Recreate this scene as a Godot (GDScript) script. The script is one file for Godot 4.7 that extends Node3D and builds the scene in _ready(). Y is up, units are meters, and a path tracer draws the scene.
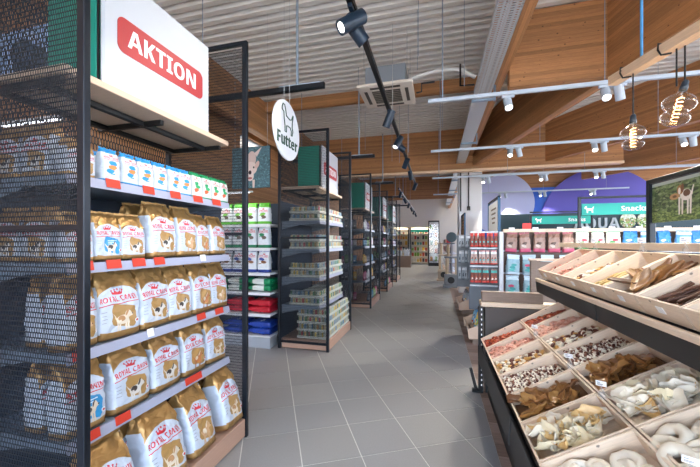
extends Node3D
# World: x to the right of the aisle, y up, the aisle runs towards -z. "u" is the distance down the aisle (z = -u).

const AISLE_YAW := 14.82
var used := {}
var cache := {}
var M := {}
var rng := RandomNumberGenerator.new()
var bold: SystemFont
var regular: SystemFont

# ------------------------------------------------------------------ nodes
func P(x: float, y: float, u: float) -> Vector3:
	return Vector3(x, y, -u)

func numbered(parent: Node, n: String) -> String:
	var k := str(parent.get_instance_id()) + n
	var c: int = used.get(k, 0)
	used[k] = c + 1
	return n if c == 0 else "%s_%03d" % [n, c]

func thing(n: String, label: String, category: String, pos: Vector3, group := "", b := Basis.IDENTITY) -> Node3D:
	var o := Node3D.new()
	o.name = numbered(self, n)
	add_child(o, true)
	o.transform = Transform3D(b, pos)
	o.set_meta("label", label)
	o.set_meta("category", category)
	if group != "":
		o.set_meta("group", group)
	return o

func part(par: Node3D, n: String, mesh: Mesh, mat: Material, pos := Vector3.ZERO, b := Basis.IDENTITY) -> MeshInstance3D:
	var o := MeshInstance3D.new()
	o.name = numbered(par, n)
	o.mesh = mesh
	if mat != null:
		o.material_override = mat
	par.add_child(o, true)
	o.transform = Transform3D(b, pos)
	return o

# a part given by a point in the world, for things that stand unturned
func partw(par: Node3D, n: String, mesh: Mesh, mat: Material, world: Vector3, b := Basis.IDENTITY) -> MeshInstance3D:
	return part(par, n, mesh, mat, world - par.position, b)

func single(n: String, label: String, category: String, mesh: Mesh, mat: Material, pos: Vector3, group := "", b := Basis.IDENTITY) -> MeshInstance3D:
	var o := part(self, n, mesh, mat, pos, b)
	o.set_meta("label", label)
	o.set_meta("category", category)
	if group != "":
		o.set_meta("group", group)
	return o

func struct(n: String, label: String, mesh: Mesh, mat: Material, pos: Vector3, b := Basis.IDENTITY) -> MeshInstance3D:
	var o := part(self, n, mesh, mat, pos, b)
	o.set_meta("kind", "structure")
	o.set_meta("label", label)
	o.set_meta("category", n.split("_")[0])
	return o

func copy(src: Node3D, pos: Vector3, label: String, group := "", b := Basis.IDENTITY, sc := Vector3.ONE) -> Node3D:
	var r: Node3D = src.duplicate()
	var base := str(src.name)
	if base.length() > 4 and base.substr(base.length() - 4, 1) == "_" and base.right(3).is_valid_int():
		base = base.left(base.length() - 4)
	r.name = numbered(self, base)
	add_child(r, true)
	r.transform = Transform3D(b.scaled_local(sc), pos)
	r.set_meta("label", label)
	if group != "":
		r.set_meta("group", group)
	elif r.has_meta("group"):
		r.remove_meta("group")
	return r

func ry(deg: float) -> Basis:
	return Basis(Vector3.UP, deg_to_rad(deg))

func rx(deg: float) -> Basis:
	return Basis(Vector3.RIGHT, deg_to_rad(deg))

func rz(deg: float) -> Basis:
	return Basis(Vector3.BACK, deg_to_rad(deg))

const NTH := ["first", "second", "third", "fourth", "fifth", "sixth", "seventh", "eighth", "ninth", "tenth", "eleventh", "twelfth", "thirteenth", "fourteenth"]

# ------------------------------------------------------------------ meshes
func quad(st: SurfaceTool, a: Vector3, b: Vector3, c: Vector3, d: Vector3, out: Vector3) -> void:
	var q := [a, b, c, a, c, d]
	if (b - a).cross(c - a).dot(out) > 0.0:
		q = [a, c, b, a, d, c]
	for v in q:
		st.add_vertex(v)

func tri(st: SurfaceTool, a: Vector3, b: Vector3, c: Vector3, out: Vector3) -> void:
	var q := [a, b, c]
	if (b - a).cross(c - a).dot(out) > 0.0:
		q = [a, c, b]
	for v in q:
		st.add_vertex(v)

func begin() -> SurfaceTool:
	var st := SurfaceTool.new()
	st.begin(Mesh.PRIMITIVE_TRIANGLES)
	st.set_smooth_group(-1)
	return st

func finish(st: SurfaceTool) -> ArrayMesh:
	st.generate_normals()
	return st.commit()

func put_box(st: SurfaceTool, c: Vector3, s: Vector3, bev := 0.0, b := Basis.IDENTITY) -> void:
	var h := s * 0.5
	var e: float = minf(bev, minf(h.x, minf(h.y, h.z)) * 0.9)
	var t := Transform3D(b, c)
	if e <= 0.0:
		for ax in 3:
			for sg in [-1.0, 1.0]:
				var p := []
				for k in 4:
					var v := Vector3.ZERO
					v[ax] = sg * h[ax]
					v[(ax + 1) % 3] = h[(ax + 1) % 3] * [-1, 1, 1, -1][k]
					v[(ax + 2) % 3] = h[(ax + 2) % 3] * [-1, -1, 1, 1][k]
					p.append(t * v)
				var n := Vector3.ZERO
				n[ax] = sg
				quad(st, p[0], p[1], p[2], p[3], b * n)
		return
	for ax in 3:
		var a1 := (ax + 1) % 3
		var a2 := (ax + 2) % 3
		for sg in [-1.0, 1.0]:
			var p := []
			for k in 4:
				var v := Vector3.ZERO
				v[ax] = sg * h[ax]
				v[a1] = (h[a1] - e) * [-1, 1, 1, -1][k]
				v[a2] = (h[a2] - e) * [-1, -1, 1, 1][k]
				p.append(t * v)
			var n := Vector3.ZERO
			n[ax] = sg
			quad(st, p[0], p[1], p[2], p[3], b * n)
			for sh in [-1.0, 1.0]:
				var q := []
				for k in 4:
					var v := Vector3.ZERO
					v[a2] = (h[a2] - e) * [-1, 1, 1, -1][k]
					if k < 2:
						v[ax] = sg * h[ax]
						v[a1] = sh * (h[a1] - e)
					else:
						v[ax] = sg * (h[ax] - e)
						v[a1] = sh * h[a1]
					q.append(t * v)
				var m := Vector3.ZERO
				m[ax] = sg
				m[a1] = sh
				quad(st, q[0], q[1], q[2], q[3], b * m)
	for i in 8:
		var s3 := Vector3(1 if i & 1 else -1, 1 if i & 2 else -1, 1 if i & 4 else -1)
		var q := []
		for ax in 3:
			var v := Vector3.ZERO
			for k in 3:
				v[k] = s3[k] * (h[k] if k == ax else h[k] - e)
			q.append(t * v)
		tri(st, q[0], q[1], q[2], b * s3)

func box(x: float, y: float, z: float, bev := 0.002) -> ArrayMesh:
	var k := "box%.4f,%.4f,%.4f,%.4f" % [x, y, z, bev]
	if not cache.has(k):
		var st := begin()
		put_box(st, Vector3.ZERO, Vector3(x, y, z), bev)
		cache[k] = finish(st)
	return cache[k]

# a grid of points with smooth normals; rows run "up", columns run round
func grid(rows: Array, uvs: Array, flip := false) -> ArrayMesh:
	var nr := rows.size()
	var nc: int = rows[0].size()
	var v := PackedVector3Array()
	var nn := PackedVector3Array()
	var uv := PackedVector2Array()
	var idx := PackedInt32Array()
	for j in nr:
		for i in nc:
			v.append(rows[j][i])
			nn.append(Vector3.ZERO)
			uv.append(uvs[j][i] if not uvs.is_empty() else Vector2(float(i) / (nc - 1), 1.0 - float(j) / (nr - 1)))
	for j in nr - 1:
		for i in nc - 1:
			var a := j * nc + i
			for t in [[a, a + 1, a + nc + 1], [a, a + nc + 1, a + nc]]:
				var p: int = t[0]
				var q: int = t[2] if flip else t[1]
				var r: int = t[1] if flip else t[2]
				var n := (v[r] - v[p]).cross(v[q] - v[p])
				nn[p] += n
				nn[q] += n
				nn[r] += n
				idx.append(p)
				idx.append(q)
				idx.append(r)
	for j in nr:
		if v[j * nc].distance_to(v[j * nc + nc - 1]) < 1e-5:
			var s := nn[j * nc] + nn[j * nc + nc - 1]
			nn[j * nc] = s
			nn[j * nc + nc - 1] = s
	for i in nn.size():
		nn[i] = nn[i].normalized() if nn[i].length() > 1e-12 else Vector3.UP
	var ar := []
	ar.resize(Mesh.ARRAY_MAX)
	ar[Mesh.ARRAY_VERTEX] = v
	ar[Mesh.ARRAY_NORMAL] = nn
	ar[Mesh.ARRAY_TEX_UV] = uv
	ar[Mesh.ARRAY_INDEX] = idx
	var m := ArrayMesh.new()
	m.add_surface_from_arrays(Mesh.PRIMITIVE_TRIANGLES, ar)
	return m

func lathe(profile: Array, seg := 20) -> ArrayMesh:
	var rows := []
	for p in profile:
		var row := []
		for i in seg + 1:
			var a := TAU * i / seg
			row.append(Vector3(p.x * cos(a), p.y, p.x * sin(a)))
		rows.append(row)
	return grid(rows, [])

func tube(path: Array, r: float, seg := 8) -> ArrayMesh:
	var rows := []
	var nrm := Vector3.ZERO
	for k in path.size():
		var t: Vector3 = (path[mini(k + 1, path.size() - 1)] - path[maxi(k - 1, 0)]).normalized()
		if nrm == Vector3.ZERO:
			nrm = t.cross(Vector3(0.3, 0.2, 0.93)).normalized()
		nrm = (nrm - t * nrm.dot(t)).normalized()
		var bi := nrm.cross(t)
		var row := []
		for i in seg + 1:
			var a := TAU * i / seg
			row.append(path[k] + (nrm * cos(a) + bi * sin(a)) * r)
		if k == 0:
			rows.append(shrunk(row, path[k]))
		rows.append(row)
		if k == path.size() - 1:
			rows.append(shrunk(row, path[k]))
	return grid(rows, [])

func shrunk(row: Array, c: Vector3) -> Array:
	var o := []
	for v in row:
		o.append(c + (v - c) * 0.02)
	return o

func rod(length: float, r: float, seg := 8) -> ArrayMesh:
	var k := "rod%.4f,%.4f,%d" % [length, r, seg]
	if not cache.has(k):
		cache[k] = lathe([Vector2(0.0001, 0), Vector2(r, 0), Vector2(r, length), Vector2(0.0001, length)], seg)
	return cache[k]

# polygon in the xy plane, extruded along z by d (centred)
func put_prism(st: SurfaceTool, poly: PackedVector2Array, d: float, t := Transform3D.IDENTITY) -> void:
	var pl := poly.duplicate()
	if Geometry2D.is_polygon_clockwise(pl):
		pl.reverse()
	var ids := Geometry2D.triangulate_polygon(pl)
	var h := d * 0.5
	for i in range(0, ids.size(), 3):
		for sg in [-1.0, 1.0]:
			var q := []
			for k in 3:
				var p: Vector2 = pl[ids[i + k]]
				q.append(t * Vector3(p.x, p.y, sg * h))
			tri(st, q[0], q[1], q[2], t.basis * Vector3(0, 0, sg))
	for i in pl.size():
		var a: Vector2 = pl[i]
		var b: Vector2 = pl[(i + 1) % pl.size()]
		quad(st, t * Vector3(a.x, a.y, -h), t * Vector3(b.x, b.y, -h), t * Vector3(b.x, b.y, h), t * Vector3(a.x, a.y, h), t.basis * Vector3(b.y - a.y, a.x - b.x, 0))

func prism(poly: PackedVector2Array, d: float) -> ArrayMesh:
	var st := begin()
	put_prism(st, poly, d)
	return finish(st)

func round_rect(w: float, h: float, r: float, n := 6) -> PackedVector2Array:
	var o := PackedVector2Array()
	for k in 4:
		var c := Vector2((w / 2 - r) * [1, -1, -1, 1][k], (h / 2 - r) * [1, 1, -1, -1][k])
		for i in n + 1:
			var a: float = PI / 2 * (k + float(i) / n)
			o.append(c + Vector2(cos(a), sin(a)) * r)
	return o

func disc(r: float, n := 40) -> PackedVector2Array:
	var o := PackedVector2Array()
	for i in n:
		o.append(Vector2(cos(TAU * i / n), sin(TAU * i / n)) * r)
	return o

func lettering(t: String, height: float, depth: float, f: Font) -> TextMesh:
	var m := TextMesh.new()
	m.text = t
	m.font = f
	m.font_size = 48
	m.pixel_size = height / 34.6
	m.depth = depth
	m.curve_step = 2.0
	return m

# a pouch or bag that stands on its base: front towards +z; left half of the texture is the front, right half the back and gussets
func pouch(w: float, h: float, t: float, sd: int, full := 1.0, rough := 1.0) -> ArrayMesh:
	var nz := FastNoiseLite.new()
	nz.seed = sd
	nz.frequency = 7.0
	var nf := 12
	var ns := 5
	var nr := 20
	var ring := []
	for i in nf + 1:
		ring.append([Vector2(2.0 * i / nf - 1.0, 1.0), 0.5 * i / nf])
	for i in ns + 1:
		ring.append([Vector2(1.0, 1.0 - 2.0 * i / ns), 0.5 + 0.1 * i / ns])
	for i in nf + 1:
		ring.append([Vector2(1.0 - 2.0 * i / nf, -1.0), 0.6 + 0.3 * i / nf])
	for i in ns + 1:
		ring.append([Vector2(-1.0, -1.0 + 2.0 * i / ns), 0.9 + 0.1 * i / ns])
	var rows := []
	var uvs := []
	for j in range(-1, nr + 1):
		var v := clampf(float(j) / nr, 0.0, 1.0)
		var thick: float = t * maxf(0.03, pow(1.0 - pow(v, 2.4 * full), 0.75)) * (0.9 + 0.35 * v * (1.0 - v))
		var wide: float = w * (1.0 - 0.05 * (1.0 - v) * (1.0 - v) - 0.03 * v)
		if j == -1:
			thick *= 0.05
			wide *= 0.5
		var row := []
		var uvr := []
		for e in ring:
			var d: Vector2 = e[0]
			var n := pow(pow(absf(d.x), 6.0) + pow(absf(d.y), 6.0), 1.0 / 6.0)
			d /= n
			var pinch: float = 1.0 - 0.22 * v * v * (1.0 - d.y * d.y)
			var p := Vector3(d.x * wide / 2 * pinch, v * h, d.y * thick / 2)
			if j > 0:
				var k: float = rough * (0.0035 + 0.005 * v) * minf(1.0, w / 0.18)
				p.z += nz.get_noise_3d(p.x * 3.0, p.y * 3.0, signf(d.y) * 4.0) * k * 2.4
				p.z += nz.get_noise_3d(p.x * 9.0 + 5.0, p.y * 5.0, signf(d.y) * 4.0) * k * (1.0 + 1.8 * v)
				p.x += nz.get_noise_3d(p.y * 4.0, d.x * 3.0, 7.0) * k
				p.y += nz.get_noise_3d(p.x * 2.0, 3.0, 1.0) * k * v * 1.5
			row.append(p)
			uvr.append(Vector2(e[1], 1.0 - v))
		rows.append(row)
		uvs.append(uvr)
	return grid(rows, uvs)

# a lump whose radius is disturbed by noise
func lump(s: Vector3, sd: int, amp := 0.25, freq := 1.6, nu := 10, nv := 7) -> ArrayMesh:
	var nz := FastNoiseLite.new()
	nz.seed = sd
	nz.frequency = freq
	var rows := []
	for j in nv + 1:
		var row := []
		var f := PI * j / nv
		for i in nu + 1:
			var a := TAU * i / nu
			var d := Vector3(sin(f) * cos(a), -cos(f), sin(f) * sin(a))
			row.append(d * s * (1.0 + amp * nz.get_noise_3dv(d)))
		rows.append(row)
	return grid(rows, [])

# a curled leaf of dried skin: thick sheet bent over itself
func skin(l: float, w: float, sd: int, curl := 1.0, thick := 0.004, rough := 1.0) -> ArrayMesh:
	var nz := FastNoiseLite.new()
	nz.seed = sd
	nz.frequency = 1.0
	var nu := 16
	var nv := 8
	var top := []
	var back := []
	for j in nv + 1:
		var b := float(j) / nv * 2.0 - 1.0
		var r1 := []
		var r2 := []
		for i in nu + 1:
			var a := float(i) / nu
			var half: float = w * 0.5 * pow(sin(PI * clampf(a * 0.86 + 0.1, 0.0, 1.0)), 0.6) * (1.0 + 0.3 * rough * nz.get_noise_2d(a * 4.0, 9.0 + b))
			var ang: float = b * curl * (0.9 + 0.6 * rough * nz.get_noise_2d(a * 1.5, 3.0))
			var y: float = half * (1.0 - cos(ang)) * 0.9 + w * 0.22 * rough * nz.get_noise_2d(a * 2.2, b * 0.9 + 4.0) + l * 0.06 * sin(a * 3.0 + sd) + 0.007 * rough * nz.get_noise_2d(a * 9.0, b * 5.0)
			var p := Vector3((a - 0.5) * l, y, half * sin(ang) / maxf(curl, 0.6))
			p.z += w * 0.3 * rough * nz.get_noise_2d(a * 1.6, 20.0)
			r1.append(p + Vector3(0, thick, 0))
			r2.append(p)
		top.append(r1)
		back.append(r2)
	var rows := []
	for r in top:
		rows.append(r)
	for k in back.size():
		rows.append(back[back.size() - 1 - k])
	rows.append(top[0])
	return grid(rows, [], false)

# honeycomb of upright bars: expanded metal
func mesh_panel(w: float, h: float, cw: float, wall: float, dy: float, s: float, d: float) -> ArrayMesh:
	var v := PackedVector3Array()
	var nn := PackedVector3Array()
	var idx := PackedInt32Array()
	var pitch := wall + dy
	var nrow := int(h / pitch)
	var ncol := int(w / cw)
	for r in nrow:
		for i in ncol:
			var a := Vector2((i + 0.5 * (r % 2) + 0.25) * cw, r * pitch)
			var b := a + Vector2(0, wall)
			var seg := [[a, b], [b, b + Vector2(cw / 2, dy)], [b, b + Vector2(-cw / 2, dy)]]
			for e in seg:
				var p: Vector2 = e[0]
				var q: Vector2 = e[1]
				if q.x < 0 or q.x > w:
					continue
				var t := (q - p).normalized()
				var o := Vector2(-t.y, t.x) * s * 0.5
				var c := [p + o, p - o, q - o, q + o]
				for f in 4:
					var n0 := Vector3(0, 0, 1)
					var qq: Array
					if f == 0:
						qq = [Vector3(c[0].x, c[0].y, d), Vector3(c[3].x, c[3].y, d), Vector3(c[2].x, c[2].y, d), Vector3(c[1].x, c[1].y, d)]
					elif f == 1:
						n0 = Vector3(0, 0, -1)
						qq = [Vector3(c[0].x, c[0].y, -d), Vector3(c[1].x, c[1].y, -d), Vector3(c[2].x, c[2].y, -d), Vector3(c[3].x, c[3].y, -d)]
					elif f == 2:
						n0 = Vector3(o.x, o.y, 0).normalized()
						qq = [Vector3(c[0].x, c[0].y, d), Vector3(c[0].x, c[0].y, -d), Vector3(c[3].x, c[3].y, -d), Vector3(c[3].x, c[3].y, d)]
					else:
						n0 = -Vector3(o.x, o.y, 0).normalized()
						qq = [Vector3(c[1].x, c[1].y, d), Vector3(c[2].x, c[2].y, d), Vector3(c[2].x, c[2].y, -d), Vector3(c[1].x, c[1].y, -d)]
					var k := v.size()
					for x in qq:
						v.append(x)
						nn.append(n0)
					idx.append_array(PackedInt32Array([k, k + 1, k + 2, k, k + 2, k + 3]))
	var ar := []
	ar.resize(Mesh.ARRAY_MAX)
	ar[Mesh.ARRAY_VERTEX] = v
	ar[Mesh.ARRAY_NORMAL] = nn
	ar[Mesh.ARRAY_INDEX] = idx
	var m := ArrayMesh.new()
	m.add_surface_from_arrays(Mesh.PRIMITIVE_TRIANGLES, ar)
	return m

# ------------------------------------------------------------------ pictures for prints and grain
class Canvas:
	var im: Image
	var w: int
	var h: int
	func _init(ww: int, hh: int, c: Color) -> void:
		w = ww
		h = hh
		im = Image.create(w, h, false, Image.FORMAT_RGB8)
		im.fill(c)
	func rect(x: float, y: float, ww: float, hh: float, c: Color) -> void:
		im.fill_rect(Rect2i(roundi(x * w), roundi(y * h), maxi(1, roundi(ww * w)), maxi(1, roundi(hh * h))), c)
	# points as fractions of the picture
	func poly(pts: Array, c: Color) -> void:
		var lo := 1e9
		var hi := -1e9
		for p in pts:
			lo = minf(lo, p.y * h)
			hi = maxf(hi, p.y * h)
		for y in range(maxi(0, floori(lo)), mini(h, ceili(hi) + 1)):
			var xs := []
			var yy := y + 0.5
			for k in pts.size():
				var a: Vector2 = pts[k]
				var b: Vector2 = pts[(k + 1) % pts.size()]
				var ay := a.y * h
				var by := b.y * h
				if (ay <= yy) != (by <= yy):
					xs.append((a.x + (b.x - a.x) * (yy - ay) / (by - ay)) * w)
			xs.sort()
			for k in range(0, xs.size() - 1, 2):
				var x0 := maxi(0, roundi(xs[k]))
				var x1 := mini(w, roundi(xs[k + 1]))
				if x1 > x0:
					im.fill_rect(Rect2i(x0, y, x1 - x0, 1), c)
	func oval(cx: float, cy: float, rx: float, ry: float, c: Color, turn := 0.0) -> void:
		var pts := []
		for i in 28:
			var a := TAU * i / 28
			pts.append(Vector2(cx, cy) + Vector2(cos(a) * rx, sin(a) * ry * 1.0).rotated(turn))
		poly(pts, c)
	func text(mesh: TextMesh, x: float, y: float, width: float, height: float, slant: float, c: Color) -> void:
		var ar := mesh.get_mesh_arrays()
		var vs: PackedVector3Array = ar[Mesh.ARRAY_VERTEX]
		var ix = ar[Mesh.ARRAY_INDEX]
		var lo := Vector2(1e9, 1e9)
		var hi := -lo
		for v in vs:
			lo = lo.min(Vector2(v.x, v.y))
			hi = hi.max(Vector2(v.x, v.y))
		var n: int = ix.size() if ix != null and ix.size() > 0 else vs.size()
		for k in range(0, n - 2, 3):
			var q := []
			for j in 3:
				var v: Vector3 = vs[ix[k + j]] if ix != null and ix.size() > 0 else vs[k + j]
				var f := (Vector2(v.x, v.y) - lo) / (hi - lo)
				q.append(Vector2(x + f.x * width, y + (1.0 - f.y) * height - f.x * slant))
			poly(q, c)
	func tex(half := true) -> ImageTexture:
		if half:
			im.resize(w / 2, h / 2, Image.INTERPOLATE_BILINEAR)
		return ImageTexture.create_from_image(im)

func speckle(cv: Canvas, n: int, cols: Array, size: float, x0 := 0.0, y0 := 0.0, x1 := 1.0, y1 := 1.0) -> void:
	for k in n:
		var c: Color = cols[rng.randi() % cols.size()]
		cv.oval(rng.randf_range(x0, x1), rng.randf_range(y0, y1), size * rng.randf_range(0.4, 1.3), size * rng.randf_range(0.3, 1.0), c, rng.randf() * 3.0)

func paint(color: Color, rough := 0.5, metal := 0.0) -> StandardMaterial3D:
	var m := StandardMaterial3D.new()
	m.albedo_color = color
	m.roughness = rough
	m.metallic = metal
	return m

func hex(s: String, rough := 0.5, metal := 0.0) -> StandardMaterial3D:
	return paint(Color(s), rough, metal)

func printed(t: Texture2D, rough := 0.4) -> StandardMaterial3D:
	var m := paint(Color.WHITE, rough)
	m.albedo_texture = t
	return m

# timber: grain along x of the picture; boards > 0 draws glued layers with thin joints
func timber(base: Color, boards: int, knots: int, contrast: float, sd: int, size := 384) -> ImageTexture:
	var nz := FastNoiseLite.new()
	nz.seed = sd
	nz.frequency = 1.0
	var im := Image.create(size, size, false, Image.FORMAT_RGB8)
	rng.seed = sd
	var tone := []
	for k in maxi(boards, 1):
		tone.append(rng.randf_range(-1.0, 1.0))
	var kn := []
	for k in knots:
		kn.append(Vector3(rng.randf() * size, rng.randf() * size, rng.randf_range(1.2, 3.2)))
	for y in size:
		var lay := int(float(y) / size * maxi(boards, 1))
		var fy := float(y) / size * maxi(boards, 1) - lay
		for x in size:
			var n := nz.get_noise_2d(x * 0.012, y * 0.22 + lay * 31.0) * 0.6 + nz.get_noise_2d(x * 0.05 + 70.0, y * 0.6) * 0.4
			var k: float = 1.0 + contrast * (n + (0.55 * tone[lay] if boards > 0 else 0.0))
			if boards > 0 and fy < 0.07:
				k *= 0.86
			im.set_pixel(x, y, Color(base.r * k, base.g * k, base.b * k))
	for q in kn:
		for y in range(int(q.y) - 4, int(q.y) + 5):
			for x in range(int(q.x) - 6, int(q.x) + 7):
				if x >= 0 and y >= 0 and x < size and y < size and Vector2((x - q.x) * 0.7, y - q.y).length() < q.z:
					im.set_pixel(x, y, im.get_pixel(x, y) * 0.62)
	im.generate_mipmaps()
	return ImageTexture.create_from_image(im)

func grained(t: Texture2D, metres: float, rough := 0.6, world := false) -> StandardMaterial3D:
	var m := paint(Color.WHITE, rough)
	m.albedo_texture = t
	m.uv1_triplanar = true
	m.uv1_world_triplanar = world
	m.uv1_triplanar_sharpness = 20.0
	m.uv1_scale = Vector3.ONE / metres
	return m

func tinted(src: StandardMaterial3D, c: Color) -> StandardMaterial3D:
	var m: StandardMaterial3D = src.duplicate()
	m.albedo_color = c
	return m

func glow(c: Color, e: float) -> StandardMaterial3D:
	var m := paint(c, 0.5)
	m.emission_enabled = true
	m.emission = c
	m.emission_energy_multiplier = e
	return m

func glass(alpha: float, c := Color(0.9, 0.95, 1.0)) -> StandardMaterial3D:
	var m := paint(Color(c.r, c.g, c.b, alpha), 0.03)
	m.transparency = BaseMaterial3D.TRANSPARENCY_ALPHA
	m.metallic_specular = 0.5
	return m

# ------------------------------------------------------------------ the scene
func _ready() -> void:
	rng.seed = 7
	var cam := Camera3D.new()
	cam.name = "camera"
	add_child(cam)
	cam.projection = Camera3D.PROJECTION_FRUSTUM
	cam.near = 0.05
	cam.far = 120.0
	cam.size = 0.05 * 467.0 / 325.0
	cam.frustum_offset = Vector2(0, 0.05 * 8.5 / 325.0)
	cam.transform = Transform3D(ry(AISLE_YAW), Vector3(0, 1.5, 0))
	cam.current = true

	var env := Environment.new()
	env.background_mode = Environment.BG_SKY
	var sky := Sky.new()
	var sm := ProceduralSkyMaterial.new()
	sm.sky_top_color = Color(0.74, 0.83, 0.95)
	sm.sky_horizon_color = Color(0.885, 0.92, 0.97)
	sm.ground_bottom_color = Color(0.66, 0.645, 0.62)
	sm.ground_horizon_color = Color(0.70, 0.685, 0.66)
	sm.sky_energy_multiplier = 1.0
	sky.sky_material = sm
	env.sky = sky
	env.background_energy_multiplier = 10.0
	env.tonemap_mode = Environment.TONE_MAPPER_LINEAR
	env.tonemap_exposure = 1.5
	env.sdfgi_enabled = true
	env.ssao_enabled = true
	env.ssil_enabled = true
	var we := WorldEnvironment.new()
	we.name = "environment"
	we.environment = env
	add_child(we)

	bold = SystemFont.new()
	bold.font_names = PackedStringArray(["Droid Sans"])
	bold.font_weight = 700
	regular = SystemFont.new()
	regular.font_names = PackedStringArray(["Droid Sans"])

	make_materials()
	build_room()
	build_tracks()
	build_left_gondolas()
	build_cross_gondola()
	build_far_end()
	build_bins()
	build_right_side()
	build_hanging()

func make_materials() -> void:
	M.glulam = grained(timber(Color(0.68, 0.495, 0.33), 30, 40, 0.17, 11, 512), 1.5, 0.6)
	M.glulam2 = grained(timber(Color(0.645, 0.465, 0.31), 30, 46, 0.18, 23, 512), 1.5, 0.6)
	M.batten = grained(timber(Color(0.88, 0.77, 0.65), 0, 5, 0.10, 5, 256), 0.8, 0.6)
	M.maple = grained(timber(Color(0.84, 0.74, 0.65), 0, 0, 0.07, 6, 256), 0.7, 0.5)
	M.greywood = grained(timber(Color(0.50, 0.43, 0.38), 0, 2, 0.16, 8, 256), 0.7, 0.55)
	M.ply = grained(timber(Color(0.88, 0.80, 0.71), 0, 1, 0.08, 9, 256), 0.5, 0.55)
	M.plinth = grained(timber(Color(0.72, 0.58, 0.50), 0, 0, 0.06, 14, 256), 0.7, 0.5)
	M.black = hex("15171a", 0.45)
	M.blackmat = hex("1b1d20", 0.7)
	M.frame = hex("121a24", 0.36, 0.3)
	M.strand = hex("111a24", 0.5, 0.2)
	M.charcoal = hex("2a2b2d", 0.55)
	M.shelf = hex("7e8ea0", 0.45, 0.1)
	M.rail = hex("a4a9bf", 0.35)
	M.back = hex("2b3a4d", 0.55)
	M.white = hex("d3d7dd", 0.5)
	M.plaster = hex("d9d5ce", 0.85)
	M.column = hex("dfe1e6", 0.8)
	M.deck = hex("dfe0e0", 0.6)
	M.steel = hex("c2c7cc", 0.45, 0.5)
	M.grey = hex("a2a9b2", 0.6)
	M.teal = hex("0f8f7c", 0.5)
	M.tealsign = hex("12a79a", 0.5)
	M.redcard = hex("cf3f2c", 0.5)
	M.red = hex("b02a30", 0.5)
	M.face = hex("c3c9d2", 0.5)
	M.card = hex("f3f5f7", 0.5)
	M.acrylic = glass(0.14)
	M.clear = glass(0.08)
	M.grout = hex("d2d2ce", 0.9)
	M.fitting = hex("b4c4d6", 0.4)
	M.headblack = hex("1c2f42", 0.35, 0.2)
	M.lens = glow(Color(1.0, 0.97, 0.92), 6.0)
	M.rope = hex("8fa0b4", 0.5, 0.3)
	M.darkgreen = hex("0e3d2c", 0.6)

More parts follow.
